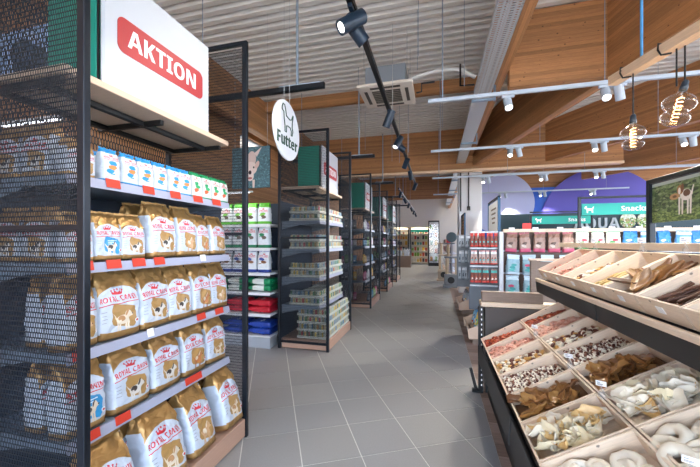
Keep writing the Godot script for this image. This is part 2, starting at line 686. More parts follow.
# ------------------------------------------------------------------ room
func build_room() -> void:
	# --- floor: a grout bed, tiles turned to the aisle, a strip of wooden planks at the right
	var fl := struct("floor", "grey tiled shop floor with a wooden strip along the snack bins", box(17.0, 0.1, 32.0, 0.0), M.grout, P(1.5, -0.0525, 11.0))
	var tn := FastNoiseLite.new()
	tn.seed = 3
	tn.frequency = 0.35
	var tim := Image.create(128, 128, false, Image.FORMAT_RGB8)
	for y in 128:
		for x in 128:
			var k: float = 0.575 + 0.018 * tn.get_noise_2d(x, y) + 0.012 * tn.get_noise_2d(x * 7.0, y * 7.0)
			tim.set_pixel(x, y, Color(k, k, k))
	var tmat := []
	for k in 4:
		var m := grained(ImageTexture.create_from_image(tim), 0.55, 0.42, true)
		m.albedo_color = [Color(1, 1, 1), Color(0.975, 0.975, 0.98), Color(1.02, 1.02, 1.02), Color(0.985, 0.99, 1.0)][k]
		tmat.append(m)
	var t := Vector2(-0.4772, 0.8788)
	var n := Vector2(0.8788, 0.4772)
	var s := 0.412
	var far := begin()
	var count := 0
	var area := PackedVector2Array([Vector2(-6.9, -3.9), Vector2(0.42, -3.9), Vector2(0.42, 26.0), Vector2(-6.9, 26.0)])
	for i in range(-26, 46):
		for j in range(-14, 74):
			var c := n * (0.205 + s * (i + 0.5)) + t * (2.19 + s * (j + 0.5))
			if c.y < -4.2 or c.y > 26.3 or c.x > 0.8 or c.x < -7.2:
				continue
			var g := 0.0036
			var h := s / 2 - g
			var qd := PackedVector2Array([c + n * h + t * h, c - n * h + t * h, c - n * h - t * h, c + n * h - t * h])
			var near: bool = c.y < 7.2 and c.y > 0.7 and c.x > -2.6
			for cut in Geometry2D.intersect_polygons(qd, area):
				var loc := PackedVector2Array()
				for p in cut:
					loc.append(Vector2(p.x - c.x, p.y - c.y) if near else p)
				var b := Basis(Vector3(1, 0, 0), Vector3(0, 0, -1), Vector3(0, 1, 0))
				if near and count < 300:
					var st := begin()
					put_prism(st, loc, 0.008, Transform3D(b, Vector3.ZERO))
					part(fl, "tile", finish(st), tmat[(i * 7 + j * 3 + i * j) & 3], P(c.x, -0.004, c.y) - fl.position)
					count += 1
				else:
					if near:
						for k in loc.size():
							loc[k] += c
					put_prism(far, loc, 0.008, Transform3D(b, Vector3(0, -0.004, 0)))
	var ft := part(fl, "far_tiles", finish(far), tmat[0], -fl.position)
	ft.set_meta("kind", "stuff")
	# planks run across the strip
	var wood := []
	for k in 4:
		var base: Color = [Color(0.56, 0.48, 0.44), Color(0.62, 0.54, 0.50), Color(0.51, 0.43, 0.39), Color(0.66, 0.585, 0.55)][k]
		wood.append(grained(timber(base, 0, 1, 0.2, 40 + k, 192), 0.8, 0.45))
	var u := 0.4
	var kk := 0
	while u < 8.5:
		part(fl, "plank", box(2.4, 0.008, 0.146, 0.0015), wood[(kk * 5 + kk / 3) & 3], P(0.422 + 1.2, -0.004, u + 0.074) - fl.position)
		u += 0.148
		kk += 1
	for k in 4:
		part(fl, "wood_floor_beyond", box(2.4 if k < 3 else 7.0, 0.008, 5.8 if k < 3 else 30.0, 0.0), wood[k], P(1.622, -0.004, 11.5 + 5.8 * k) - fl.position if k < 3 else P(6.33, -0.004, 11.0) - fl.position)

	# --- ceiling: trapezoidal steel deck, ribs across the aisle
	var st := begin()
	var pitch := 0.168
	var y0 := 4.72
	for k in int(31.5 / pitch):
		var a := -4.5 + k * pitch
		var pr := [Vector2(a, y0), Vector2(a + 0.075, y0), Vector2(a + 0.098, y0 + 0.06), Vector2(a + 0.145, y0 + 0.06), Vector2(a + pitch, y0)]
		for q in 4:
			var p1: Vector2 = pr[q]
			var p2: Vector2 = pr[q + 1]
			quad(st, P(-7.2, p1.y, p1.x), P(10.2, p1.y, p1.x), P(10.2, p2.y, p2.x), P(-7.2, p2.y, p2.x), Vector3(0, -1, 0))
	struct("ceiling", "off-white trapezoidal steel deck with ribs running across the aisle", finish(st), M.deck, Vector3.ZERO)
	struct("roof", "closed roof build-up above the steel deck", box(17.6, 0.2, 32.0, 0.0), M.plaster, P(1.5, y0 + 0.19, 11.0))

	# --- walls
	var wl := struct("wall_left", "wood-clad side wall below the clerestory windows", box(0.2, 3.58, 32.0, 0.0), M.glulam2, P(-4.3, 1.79, 11.0), Basis.IDENTITY)
	part(wl, "upper_wall", box(0.2, 0.86, 32.0, 0.0), M.glulam2, P(-4.3, 4.35, 11.0) - wl.position)
	for k in 9:
		part(wl, "mullion", box(0.2, 0.36, 1.9, 0.004), M.glulam2, P(-4.3, 3.75, -4.2 + k * 3.2) - wl.position)
	for k in 8:
		var w := struct("window_%d" % (k + 1), "narrow clerestory window high on the side wall, %s from the shop front" % NTH[k], window_frame(1.3, 0.34), M.grey, P(-4.3, 3.75, -2.6 + 3.2 * k), ry(90))
		part(w, "pane", box(1.24, 0.28, 0.01, 0.0), M.clear)
	var wr := struct("wall_right", "glazed right side wall of the shop", box(0.2, 0.9, 32.0, 0.0), M.plaster, P(9.6, 0.45, 11.0))
	part(wr, "lintel", box(0.2, 1.0, 32.0, 0.0), M.plaster, P(9.6, 4.3, 11.0) - wr.position)
	for k in 13:
		part(wr, "post", box(0.14, 2.9, 0.12, 0.004), M.charcoal, P(9.6, 2.35, -4.4 + 2.5 * k) - wr.position)
	for k in 12:
		part(wr, "pane", box(0.012, 2.9, 2.38, 0.0), M.clear, P(9.6, 2.35, -3.15 + 2.5 * k) - wr.position)
	struct("wall_back", "pale plaster wall at the far end of the aisle", box(6.0, 4.9, 0.2, 0.0), M.plaster, P(-1.4, 2.4, 24.6))
	# shop front behind the camera: posts, lintel and panes
	var sf := struct("wall_front", "lintel of the glazed shop front", box(14.0, 0.9, 0.25, 0.0), M.plaster, P(2.7, 4.37, -3.9))
	for k in 6:
		part(sf, "post", box(0.12, 3.95, 0.14, 0.004), M.charcoal, P(-3.9 + k * 2.65, 1.96, -3.9) - sf.position)
	for k in 5:
		part(sf, "pane", box(2.5, 3.9, 0.012, 0.0), M.clear, P(-2.58 + k * 2.65, 1.97, -3.9) - sf.position)

	# --- glued timber beams
	beam("beam", "deep glued timber beam along the left of the aisle", 0.2, 0.79, Vector2(-3.9, -3.5), Vector2(-3.9, 24.5), 3.93, M.glulam)
	beam("beam", "glued timber beam above the aisle with a cable tray beside it", 0.18, 0.79, Vector2(0.91, -3.5), Vector2(0.91, 24.5), 3.93, M.glulam)
	beam("beam", "shallow timber purlin behind the air conditioner", 0.12, 0.24, Vector2(-3.8, 6.78), Vector2(0.82, 6.78), 4.48, M.glulam)
	beam("beam", "shallow timber purlin above the first shelf bay", 0.12, 0.24, Vector2(-3.8, 2.5), Vector2(0.82, 2.5), 4.48, M.glulam)
	beam("beam", "deep timber beam closing the deck bay across the aisle", 0.16, 1.18, Vector2(-3.8, 9.83), Vector2(4.6, 9.83), 3.54, M.glulam2)
	beam("beam", "deep knotty timber beam across the right hall behind the pendants", 0.14, 1.04, Vector2(1.0, 5.07), Vector2(2.3, 5.07), 3.68, M.glulam2)
	beam("beam", "slanting deep timber beam running from the pendants back to the column", 0.16, 1.06, Vector2(3.2, 1.2), Vector2(1.05, 9.9), 3.66, M.glulam)
	beam("beam", "second slanting timber beam, behind the white tracks", 0.16, 1.06, Vector2(6.6, 4.0), Vector2(1.2, 12.45), 3.66, M.glulam2)
	beam("beam", "third slanting timber beam at the back of the right hall", 0.16, 1.06, Vector2(9.4, 6.2), Vector2(4.9, 12.9), 3.66, M.glulam)
	beam("beam", "timber fascia above the blue department wall", 0.16, 1.3, Vector2(0.9, 13.6), Vector2(9.5, 13.6), 3.42, M.glulam2)
	beam("beam", "far timber beam across the end of the aisle", 0.16, 1.1, Vector2(-3.8, 16.5), Vector2(0.82, 16.5), 3.62, M.glulam2)
	# pale flange under the cross beam
	struct("trim_1", "pale batten along the foot of the cross beam", box(8.4, 0.06, 0.2, 0.004), M.batten, P(0.4, 3.53, 9.80))
	# bulkhead at the end of the aisle
	struct("wall_bulkhead", "beige plaster bulkhead above the far shelves", box(3.3, 1.9, 0.2, 0.0), M.plaster, P(-1.75, 3.4, 21.6))
	# white column
	var co := struct("column_white", "white square column below the right beam", box(0.64, 3.9, 0.64, 0.01), M.column, P(0.97, 1.95, 10.4))
	part(co, "conduit", rod(1.1, 0.018), M.charcoal, P(0.92, 2.5, 10.05) - co.position)
	part(co, "conduit", rod(1.3, 0.018), M.charcoal, P(0.70, 2.4, 10.05) - co.position)
	part(co, "junction_box", box(0.09, 0.12, 0.05, 0.006), M.charcoal, P(0.92, 2.48, 10.05) - co.position)
	# blue wall of the fish department
	var bl := struct("wall_blue", "cobalt blue department wall with a pale disc", box(8.4, 3.5, 0.15, 0.0), hex("2c62cc", 0.6), P(5.5, 1.75, 13.4))
	part(bl, "disc", prism(disc(1.15, 48), 0.06), hex("b9c2ea", 0.6), P(2.35, 2.95, 13.28) - bl.position)
	part(bl, "arch", prism(disc(1.9, 48), 0.05), hex("5a55b6", 0.6), P(5.6, 2.2, 13.3) - bl.position)
	var aq := struct("wall_aqua", "dark green sign band with grey AQUA lettering", box(5.4, 2.22, 0.12, 0.0), hex("173a44", 0.5), P(4.25, 1.11, 9.3))
	part(aq, "lettering", lettering("AQUA", 0.25, 0.03, bold), hex("a9b6bd", 0.5), P(3.79, 1.955, 9.22) - aq.position)
	for k in 2:
		var cv := Canvas.new(256, 192, Color("cfd8c8"))
		speckle(cv, 240, [Color("5f8f3a"), Color("8fb356"), Color("3f6b35"), Color("d9e0d0"), Color("a98a5a")], 0.06, 0, 0.35, 1, 1)
		speckle(cv, 60, [Color("e8ece4"), Color("b7c9a0")], 0.05, 0, 0, 1, 0.4)
		part(aq, "aquarium_picture", prism(disc(0.5, 40), 0.03), planar(cv.tex(), 0.5), P(4.44 + 0.345 * k, 2.02, 9.22) - aq.position, Basis.IDENTITY.scaled(Vector3(0.33, 0.36, 1)))

func planar(t: Texture2D, r: float) -> StandardMaterial3D:
	var m := printed(t, 0.4)
	m.uv1_triplanar = true
	m.uv1_triplanar_sharpness = 20.0
	m.uv1_scale = Vector3.ONE / (2.0 * r)
	m.uv1_offset = Vector3(0.5, 0.5, 0.5)
	return m

func window_frame(w: float, h: float) -> ArrayMesh:
	var st := begin()
	for sg in [-1.0, 1.0]:
		put_box(st, Vector3(0, sg * (h / 2 - 0.015), 0), Vector3(w, 0.03, 0.08), 0.003)
		put_box(st, Vector3(sg * (w / 2 - 0.015), 0, 0), Vector3(0.03, h - 0.06, 0.08), 0.003)
	return finish(st)

func beam(n: String, label: String, thick: float, depth: float, a: Vector2, b: Vector2, bottom: float, m: Material) -> void:
	var d := b - a
	var yaw := atan2(d.y, d.x)
	var c := (a + b) * 0.5
	struct(n, label, box(d.length(), depth, thick, 0.006), m, P(c.x, bottom + depth / 2, c.y), Basis(Vector3.UP, yaw))

# ------------------------------------------------------------------ track lighting
# one luminaire: adapter on the track, bracket, can with a lens; aim is where it points
func spot(kind: String, at: Vector3, aim: Vector3, label: String, energy: float, angle := 34.0) -> void:
	var black := kind == "black"
	var o := thing("track_spotlight", label, "spotlight", at)
	var m: Material = M.headblack if black else M.fitting
	part(o, "adapter", box(0.14, 0.03, 0.035, 0.004), m, Vector3(0, -0.015, 0), ry(90.0 if black else 0.0))
	part(o, "bracket", rod(0.05, 0.011, 8), m, Vector3(0, -0.08, 0))
	var dir := (aim - at).normalized()
	var y := -dir
	var x := y.cross(Vector3.FORWARD if absf(y.z) < 0.9 else Vector3.RIGHT).normalized()
	var b := Basis(x, y, x.cross(y))
	var pivot := Vector3(0, -0.10, 0)
	var l := 0.23 if black else 0.17
	var r := 0.055 if black else 0.046
	if not cache.has("can" + kind):
		cache["can" + kind] = lathe([Vector2(0.0001, l * 0.5), Vector2(r - 0.006, l * 0.5), Vector2(r, l * 0.5 - 0.006), Vector2(r, -l * 0.5), Vector2(r - 0.005, -l * 0.5), Vector2(r - 0.007, -l * 0.5 + 0.012), Vector2(0.0001, -l * 0.5 + 0.013)], 24)
		cache["lens"] = lathe([Vector2(0.0001, 0.0), Vector2(0.036, 0.0), Vector2(0.036, 0.004), Vector2(0.0001, 0.004)], 20)
	var can := part(o, "can", cache["can" + kind], m, pivot, b)
	part(can, "lens", cache["lens"], M.lens, Vector3(0, -l * 0.5 + 0.007, 0))
	var sp := SpotLight3D.new()
	sp.name = "spot_beam"
	sp.light_energy = energy
	sp.light_color = Color(1.0, 0.965, 0.91)
	sp.spot_angle = angle
	sp.spot_angle_attenuation = 0.6
	sp.spot_range = 30.0
	sp.spot_attenuation = 2.0
	sp.light_size = 0.04
	sp.shadow_enabled = true
	can.add_child(sp)
	sp.transform = Transform3D(Basis(Vector3.RIGHT, -PI / 2), Vector3(0, -l * 0.5 - 0.02, 0))

func build_tracks() -> void:
	# black track above the aisle
	for e in [[-0.62, -0.9, 10.5, "long black lighting track above the aisle"], [-1.22, 11.0, 21.3, "second black lighting track, at the far end of the aisle"]]:
		var o := thing("lighting_track", e[3], "track", P(e[0], 3.28, (e[1] + e[2]) / 2))
		part(o, "channel", box(0.05, 0.055, e[2] - e[1], 0.004), M.black, Vector3(0, 0.03, 0))
		for k in 5:
			part(o, "suspension_wire", rod(1.40, 0.004, 6), M.steel, Vector3(0, 0.055, (k - 2) * (e[2] - e[1]) * 0.235))
	var y := 3.28
	var heads := [[2.40, -1.57, 2.45, 1.75, "tilted black spotlight nearest the camera, lens towards the promotion shelf"], [2.50, 0.5, 1.9, 3.5, "black spotlight hanging just behind the nearest one, turned the other way"],
		[4.42, -1.5, 1.3, 4.8, "black spotlight below the air conditioner"], [5.5, -1.6, 1.2, 4.6, "black spotlight between the air conditioner and the cross beam, lens to the left"], [5.75, 1.0, 1.95, 6.3, "black spotlight facing right before the cross beam"],
		[7.0, -1.6, 1.2, 8.0, "black spotlight under the cross beam facing the third bay"], [8.3, -0.2, 0.3, 9.5, "black spotlight under the cross beam aimed at the floor"], [10.0, -1.6, 1.2, 11.0, "last black spotlight on the long track"],
		[0.6, -1.6, 1.2, 1.4, "black spotlight behind the camera aimed at the kibble shelves"], [1.3, -1.6, 1.5, 1.65, "black spotlight behind the camera aimed at the upper kibble shelf"], [1.9, -1.6, 0.9, 1.9, "black spotlight aimed down at the kibble bags"]]
	for h in heads:
		spot("black", P(-0.62, y, h[0]), P(h[1], h[2], h[3]), h[4], 0.45 if h[0] < 3.0 else 1.4)
	for k in 6:
		var u := 11.6 + k * 1.8
		spot("black", P(-1.22, y, u), P([-2.0, -0.2][k & 1], 0.8, u + 0.7), "small black spotlight on the far track, %s from its near end" % NTH[k], 4.0)
	# white tracks across the right hall
	var us := [-1.0, 1.7, 4.3, 6.68, 9.5, 12.8]
	var names := ["white lighting track behind the camera", "white lighting track above the near bins", "nearest white lighting track, ending beside the cable tray", "second white lighting track, behind the pendant bulbs", "third white lighting track, in front of the white column", "farthest white lighting track, near the blue wall"]
	var hx := [[[0.6, 1.9], [0.3, 1.6]], [[0.5, 1.4], [2.2]], [[0.844], [1.86, 1.99], [3.4]], [[1.35, 1.50], [2.72, 2.86], [4.0, 4.13]], [[1.25, 1.38], [2.66, 2.77], [3.90, 4.05]], [[1.11], [2.24, 2.43], [3.56, 3.7], [5.1, 5.2]]]
	for k in us.size():
		var x0 := -0.1
		var x1: float = 6.2
		var u: float = us[k]
		var o := thing("lighting_track", names[k], "track", P((x0 + x1) / 2, 3.28, u))
		part(o, "channel", box(x1 - x0, 0.045, 0.04, 0.004), M.fitting, Vector3(0, 0.025, 0))
		for q in 4:
			part(o, "suspension_rod", rod(1.40, 0.008 if q == 0 else 0.004, 6), M.rope, Vector3([-2.97, -1.2, 0.6, 2.5][q], 0.045, 0))
		var n := 0
		for g in hx[k]:
			for j in g.size():
				var ax: float = g[j] + ([-0.5, 0.8][j] if g.size() > 1 else 0.1)
				var au: float = u + ([-2.0, 0.9][j] if g.size() > 1 else -1.6)
				spot("white", P(g[j], y, u), P(ax, 0.6, au), "white spotlight on the %s, %s from its aisle end" % [names[k].split(",")[0], NTH[n]], 3.0 if k < 3 else 3.8)
				n += 1
	# black bars over the gaps between the left bays
	for k in 5:
		var u: float = 3.43 + 3.08 * k
		var o := thing("lighting_bar", "black lighting bar hung over the gap after the %s left shelf bay" % NTH[k], "lighting bar", P(-2.1, 3.22, u), "")
		part(o, "channel", box(1.8, 0.06, 0.05, 0.004), M.frame, Vector3(0, 0.03, 0))
		part(o, "cover_strip", box(0.5, 0.012, 0.04, 0.002), M.fitting, Vector3(0.6, 0.067, 0))
		part(o, "suspension_rod", rod(1.42, 0.016, 8), M.rope, Vector3(0.57, 0.07, 0))
		part(o, "suspension_rod", rod(1.42, 0.006, 8), M.rope, Vector3(-0.7, 0.07, 0))

# ------------------------------------------------------------------ prints on bags
var crown_pts := [Vector2(-0.5, 0.45), Vector2(-0.62, -0.25), Vector2(-0.3, 0.1), Vector2(-0.28, -0.45), Vector2(0.0, 0.0), Vector2(0.28, -0.45), Vector2(0.3, 0.1), Vector2(0.62, -0.25), Vector2(0.5, 0.45)]

func at(cv: Canvas, pts: Array, c: Color) -> void:
	var o := []
	for p in pts:
		o.append(Vector2(p.x * 0.5, p.y))
	cv.poly(o, c)

func blob(cv: Canvas, cx: float, cy: float, rx2: float, ry2: float, c: Color, turn := 0.0) -> void:
	cv.oval(cx * 0.5, cy, rx2 * 0.5, ry2, c, turn)

func crown(cv: Canvas, cx: float, cy: float, w: float, h: float, c: Color) -> void:
	var o := []
	for p in crown_pts:
		o.append(Vector2(cx + p.x * w, cy + p.y * h))
	at(cv, o, c)
	for k in 5:
		blob(cv, cx + [-0.62, -0.28, 0.0, 0.28, 0.62][k] * w, cy + [-0.3, -0.52, -0.62, -0.52, -0.3][k] * h, 0.018, 0.012, c)

func dog(cv: Canvas, cx: float, cy: float, s: float, coat: Color, spot_c: Color) -> void:
	blob(cv, cx, cy, 0.12 * s, 0.055 * s, coat)
	blob(cv, cx + 0.10 * s, cy - 0.055 * s, 0.065 * s, 0.045 * s, coat)
	blob(cv, cx + 0.15 * s, cy - 0.045 * s, 0.04 * s, 0.022 * s, coat)
	blob(cv, cx + 0.08 * s, cy - 0.075 * s, 0.022 * s, 0.04 * s, spot_c, 0.4)
	blob(cv, cx - 0.03 * s, cy - 0.015 * s, 0.06 * s, 0.035 * s, spot_c)
	for k in 4:
		var lx: float = cx + [-0.09, -0.05, 0.06, 0.10][k] * s
		at(cv, [Vector2(lx - 0.018 * s, cy), Vector2(lx + 0.018 * s, cy), Vector2(lx + 0.014 * s, cy + 0.13 * s), Vector2(lx - 0.014 * s, cy + 0.13 * s)], coat)
	at(cv, [Vector2(cx - 0.10 * s, cy - 0.02 * s), Vector2(cx - 0.19 * s, cy - 0.09 * s), Vector2(cx - 0.11 * s, cy + 0.01 * s)], coat)
	blob(cv, cx + 0.185 * s, cy - 0.05 * s, 0.012 * s, 0.009 * s, Color("222222"))

func gold_bag_print(coat: Color, mark: Color, blue: bool, sd: int) -> StandardMaterial3D:
	rng.seed = sd
	var gold := Color("b38c56")
	var white := Color("c3cedd")
	var cv := Canvas.new(1024, 768, white)
	for q in [[0.0, 1.0], [0.5, 0.5]]:
		cv.rect(q[0], 0, q[1], 0.22, gold)
		cv.rect(q[0], 0.91, q[1], 0.09, gold)
	var arch := [Vector2(0, 0.0), Vector2(1, 0.0)]
	for i in 13:
		var x := 1.0 - i / 12.0
		arch.append(Vector2(x, 0.245 + 0.13 * pow(2 * x - 1, 2)))
	at(cv, arch, gold)
	at(cv, [Vector2(0, 1), Vector2(0, 0.885), Vector2(0.5, 0.925), Vector2(1, 0.90), Vector2(1, 1)], gold)
	var red := Color("cf2b34")
	crown(cv, 0.46, 0.335, 0.21, 0.075, red)
	cv.text(lettering("ROYAL CANIN", 1.0, 0.0, bold), 0.035, 0.398, 0.425, 0.078, 0.012, red)
	at(cv, [Vector2(0, 0.512), Vector2(1, 0.487), Vector2(1, 0.498), Vector2(0, 0.524)], red)
	var patch := []
	for p in round_rect(0.56, 0.32, 0.09):
		patch.append(Vector2(0.58 + p.x, 0.695 + p.y + 0.03 * sin(p.x * 9.0)))
	at(cv, patch, Color("2a93cf") if blue else Color("ae8850"))
	if blue:
		for k in 3:
			at(cv, [Vector2(0.42, 0.59 + k * 0.035), Vector2(0.75 - 0.1 * k, 0.588 + k * 0.035), Vector2(0.75 - 0.1 * k, 0.604 + k * 0.035), Vector2(0.42, 0.606 + k * 0.035)], Color("dcecf6"))
	dog(cv, 0.54, 0.75, 1.25, coat, mark)
	blob(cv, 0.88, 0.80, 0.06, 0.035, Color("eef1f4"))
	blob(cv, 0.88, 0.80, 0.03, 0.018, red)
	for k in 4:
		cv.rect(0.03, 0.60 + 0.05 * k, 0.07 - 0.01 * (k & 1), 0.008, Color("8b93a0"))
	var m := printed(cv.tex(), 0.34)
	m.metallic_specular = 0.6
	if not M.has("foil"):
		var fk := Canvas.new(512, 384, Color.BLACK)
		fk.rect(0, 0, 1, 0.22, Color.WHITE)
		fk.rect(0, 0.91, 1, 0.09, Color.WHITE)
		at(fk, arch, Color.WHITE)
		M.foil = fk.tex()
	m.metallic = 0.55
	m.metallic_texture = M.foil
	crease(m)
	return m

# fine creases of a film bag
func crease(m: StandardMaterial3D) -> void:
	if not M.has("crease"):
		var nz := FastNoiseLite.new()
		nz.seed = 17
		nz.noise_type = FastNoiseLite.TYPE_SIMPLEX_SMOOTH
		nz.fractal_type = FastNoiseLite.FRACTAL_RIDGED
		nz.fractal_octaves = 3
		nz.frequency = 0.011
		var im := nz.get_seamless_image(256, 256)
		im.convert(Image.FORMAT_RGBA8)
		im.bump_map_to_normal_map(5.0)
		M.crease = ImageTexture.create_from_image(im)
	m.normal_enabled = true
	m.normal_texture = M.crease
	m.normal_scale = 0.7

# a pale pouch with a coloured top and foot band, a red name line and a few coloured shapes
func band_print(top: Color, foot: Color, shapes: Array, base: Color, top_h: float, foot_h: float, sd: int, name_line := true) -> StandardMaterial3D:
	rng.seed = sd
	var cv := Canvas.new(512, 384, base)
	cv.rect(0, 0, 1, top_h, top)
	cv.rect(0, 1.0 - foot_h, 1, foot_h, foot)
	if name_line:
		crown(cv, 0.5, top_h + 0.08, 0.14, 0.06, Color("cf2b34"))
		cv.text(lettering("ROYAL CANIN", 1.0, 0.0, bold), 0.06, top_h + 0.12, 0.38, 0.07, 0.0, Color("cf2b34"))
		cv.rect(0.02, top_h + 0.215, 0.46, 0.012, Color("cf2b34"))
	for k in shapes.size():
		var c: Color = shapes[k]
		var y: float = top_h + 0.32 + 0.13 * k
		blob(cv, 0.35 + 0.3 * rng.randf(), y, 0.22, 0.07, c, rng.randf_range(-0.4, 0.4))
		cv.rect(0.06 + 0.2 * rng.randf(), y + 0.06, 0.12, 0.03, c)
	var m := printed(cv.tex(), 0.4)
	crease(m)
	return m

func make_bag(n: String, label: String, cat: String, w: float, h: float, t: float, sd: int, m: Material, full := 1.0, seal: Material = null) -> Node3D:
	var o := thing(n, label, cat, Vector3.ZERO)
	part(o, "pouch", pouch(w, h, t, sd, full), m)
	var st := begin()
	for k in 10:
		put_box(st, Vector3((k - 4.5) * w * 0.092, h + 0.003 + 0.002 * sin(k * 2.1 + sd), 0.0015 * sin(k * 1.3)), Vector3(w * 0.0935, h * 0.045, 0.004), 0.0, rz(1.5 * sin(k * 1.7)))
	part(o, "top_seal", finish(st), seal if seal != null else m)
	return o

# ------------------------------------------------------------------ shelf bays at the left
const XF := -1.56
const XB := -2.13
const BAYS := [7.2, 9.75, 12.15]
const LEVELS := [0.147, 0.612, 1.004, 1.402, 1.80]

func shelf_profile(d: float) -> PackedVector2Array:
	return PackedVector2Array([Vector2(0, 0), Vector2(d, 0), Vector2(d, -0.035), Vector2(d * 0.55, -0.05), Vector2(0, -0.12)])

func frame(o: Node3D, u: float, near: bool) -> void:
	var a := -1.425
	var b := -2.145
	for x in [a, b]:
		partw(o, "post", box(0.04, 3.05, 0.03, 0.003), M.frame, P(x, 1.525, u))
	partw(o, "top_bar", box(b - a + 0.04 if b > a else a - b + 0.04, 0.03, 0.03, 0.003), M.frame, P((a + b) / 2, 3.035, u))
	partw(o, "middle_bar", box(a - b - 0.04, 0.024, 0.024, 0.002), M.frame, P((a + b) / 2, 1.562, u))
	partw(o, "foot_bar", box(a - b - 0.04, 0.03, 0.03, 0.003), M.frame, P((a + b) / 2, 0.10, u))
	if not cache.has("mesh"):
		cache["mesh"] = mesh_panel(0.68, 2.92, 0.0104, 0.0148, 0.0075, 0.0029, 0.0012)
	var mp := partw(o, "expanded_metal", cache["mesh"], M.strand, P(b + 0.02, 0.10, u))
	mp.set_meta("kind", "stuff")

func bay(u0: float, u1: float, label: String, detail: bool) -> Node3D:
	var uc := (u0 + u1) / 2
	var o := thing("shelf_bay", label, "shelving", P(-1.8, 0, uc), "")
	var l := u1 - u0
	frame(o, u0, true)
	frame(o, u1, false)
	partw(o, "plinth", box(0.7, 0.135, l - 0.03, 0.004), M.plinth, P(-1.765, 0.0775, uc))
	partw(o, "plinth_foot", box(0.66, 0.012, l - 0.06, 0.0), M.black, P(-1.765, 0.006, uc))
	partw(o, "back_panel", box(0.012, 1.95, l - 0.03, 0.0), M.back, P(-2.14, 1.11, uc))
	if not cache.has("mesh_back"):
		cache["mesh_back"] = mesh_panel(1.14, 0.92, 0.02, 0.03, 0.014, 0.005, 0.0012)
	var mb := partw(o, "back_mesh", cache["mesh_back"], M.strand, P(-2.14, 2.1, u0 + 0.03), ry(90))
	mb.set_meta("kind", "stuff")
	for k in range(1, 5):
		var y: float = LEVELS[k]
		var sh := partw(o, "shelf", box(0.56, 0.022, l - 0.045, 0.002), M.shelf, P((XF + XB) / 2, y - 0.011, uc))
		if not cache.has("bracket"):
			cache["bracket"] = prism(shelf_profile(0.55), 0.004)
		for s in [-1.0, 1.0]:
			part(sh, "bracket", cache["bracket"], M.shelf, Vector3(-0.275, 0.008, s * (l / 2 - 0.026)))
		var rail := prism(PackedVector2Array([Vector2(-0.006, 0.022), Vector2(0.006, 0.022), Vector2(0.016, -0.024), Vector2(0.004, -0.024)]), l - 0.045)
		part(sh, "price_rail", rail, M.rail, Vector3(0.286, -0.010, 0))
	# header shelf on black bars, with the promotion box on it
	var hs := partw(o, "header_shelf", box(0.57, 0.035, l - 0.035, 0.003), M.maple, P(-1.845, 2.263, uc))
	for s in [-0.46, 0.0, 0.46]:
		part(hs, "support_bar", box(0.5, 0.03, 0.025, 0.002), M.black, Vector3(-0.02, -0.034, s * l))
	part(hs, "support_bar", box(0.03, 0.03, l - 0.08, 0.002), M.black, Vector3(0.09, -0.035, 0))
	part(hs, "support_bar", box(0.03, 0.03, l - 0.08, 0.002), M.black, Vector3(-0.2, -0.035, 0))
	return o

func header_box(u0: float, label: String) -> void:
	var a := u0 + 0.2
	var b := u0 + 0.97
	var o := thing("header_box", label, "sign", P(-1.76, 2.281, (a + b) / 2))
	var w := b - a
	part(o, "green_body", box(0.33, 0.61, w - 0.006, 0.004), M.teal, Vector3(-0.03, 0.306, 0))
	part(o, "white_face", box(0.024, 0.615, w, 0.008), M.face, Vector3(0.172, 0.308, 0))
	for s in [-1.0, 1.0]:
		part(o, "edge_joint", box(0.012, 0.6, 0.004, 0.0), M.black, Vector3(0.148, 0.306, s * (w / 2 - 0.003)))
	part(o, "red_banner", prism(round_rect(0.625, 0.185, 0.04), 0.003), M.red, Vector3(0.1855, 0.297, 0), ry(90))
	part(o, "lettering", lettering("AKTION", 0.098, 0.003, bold), M.card, Vector3(0.1885, 0.297, 0), ry(90))

func card(o: Node3D, shelf_no: int, ua: float, ub: float, m: Material) -> void:
	var y: float = LEVELS[shelf_no]
	var sh: Node3D = null
	var n := 0
	for c in o.get_children():
		if str(c.name).begins_with("shelf"):
			n += 1
			if n == shelf_no:
				sh = c
	var w := ub - ua
	var c := part(sh, "price_card", box(0.003, 0.044, w, 0.0), m, P(-1.5455, y - 0.0112, (ua + ub) / 2) - o.position - sh.position, rz(-12.0 + 24.0))
	if m == M.redcard:
		c.set_meta("label", "red promotion card")
	else:
		c.set_meta("label", "small white price card")

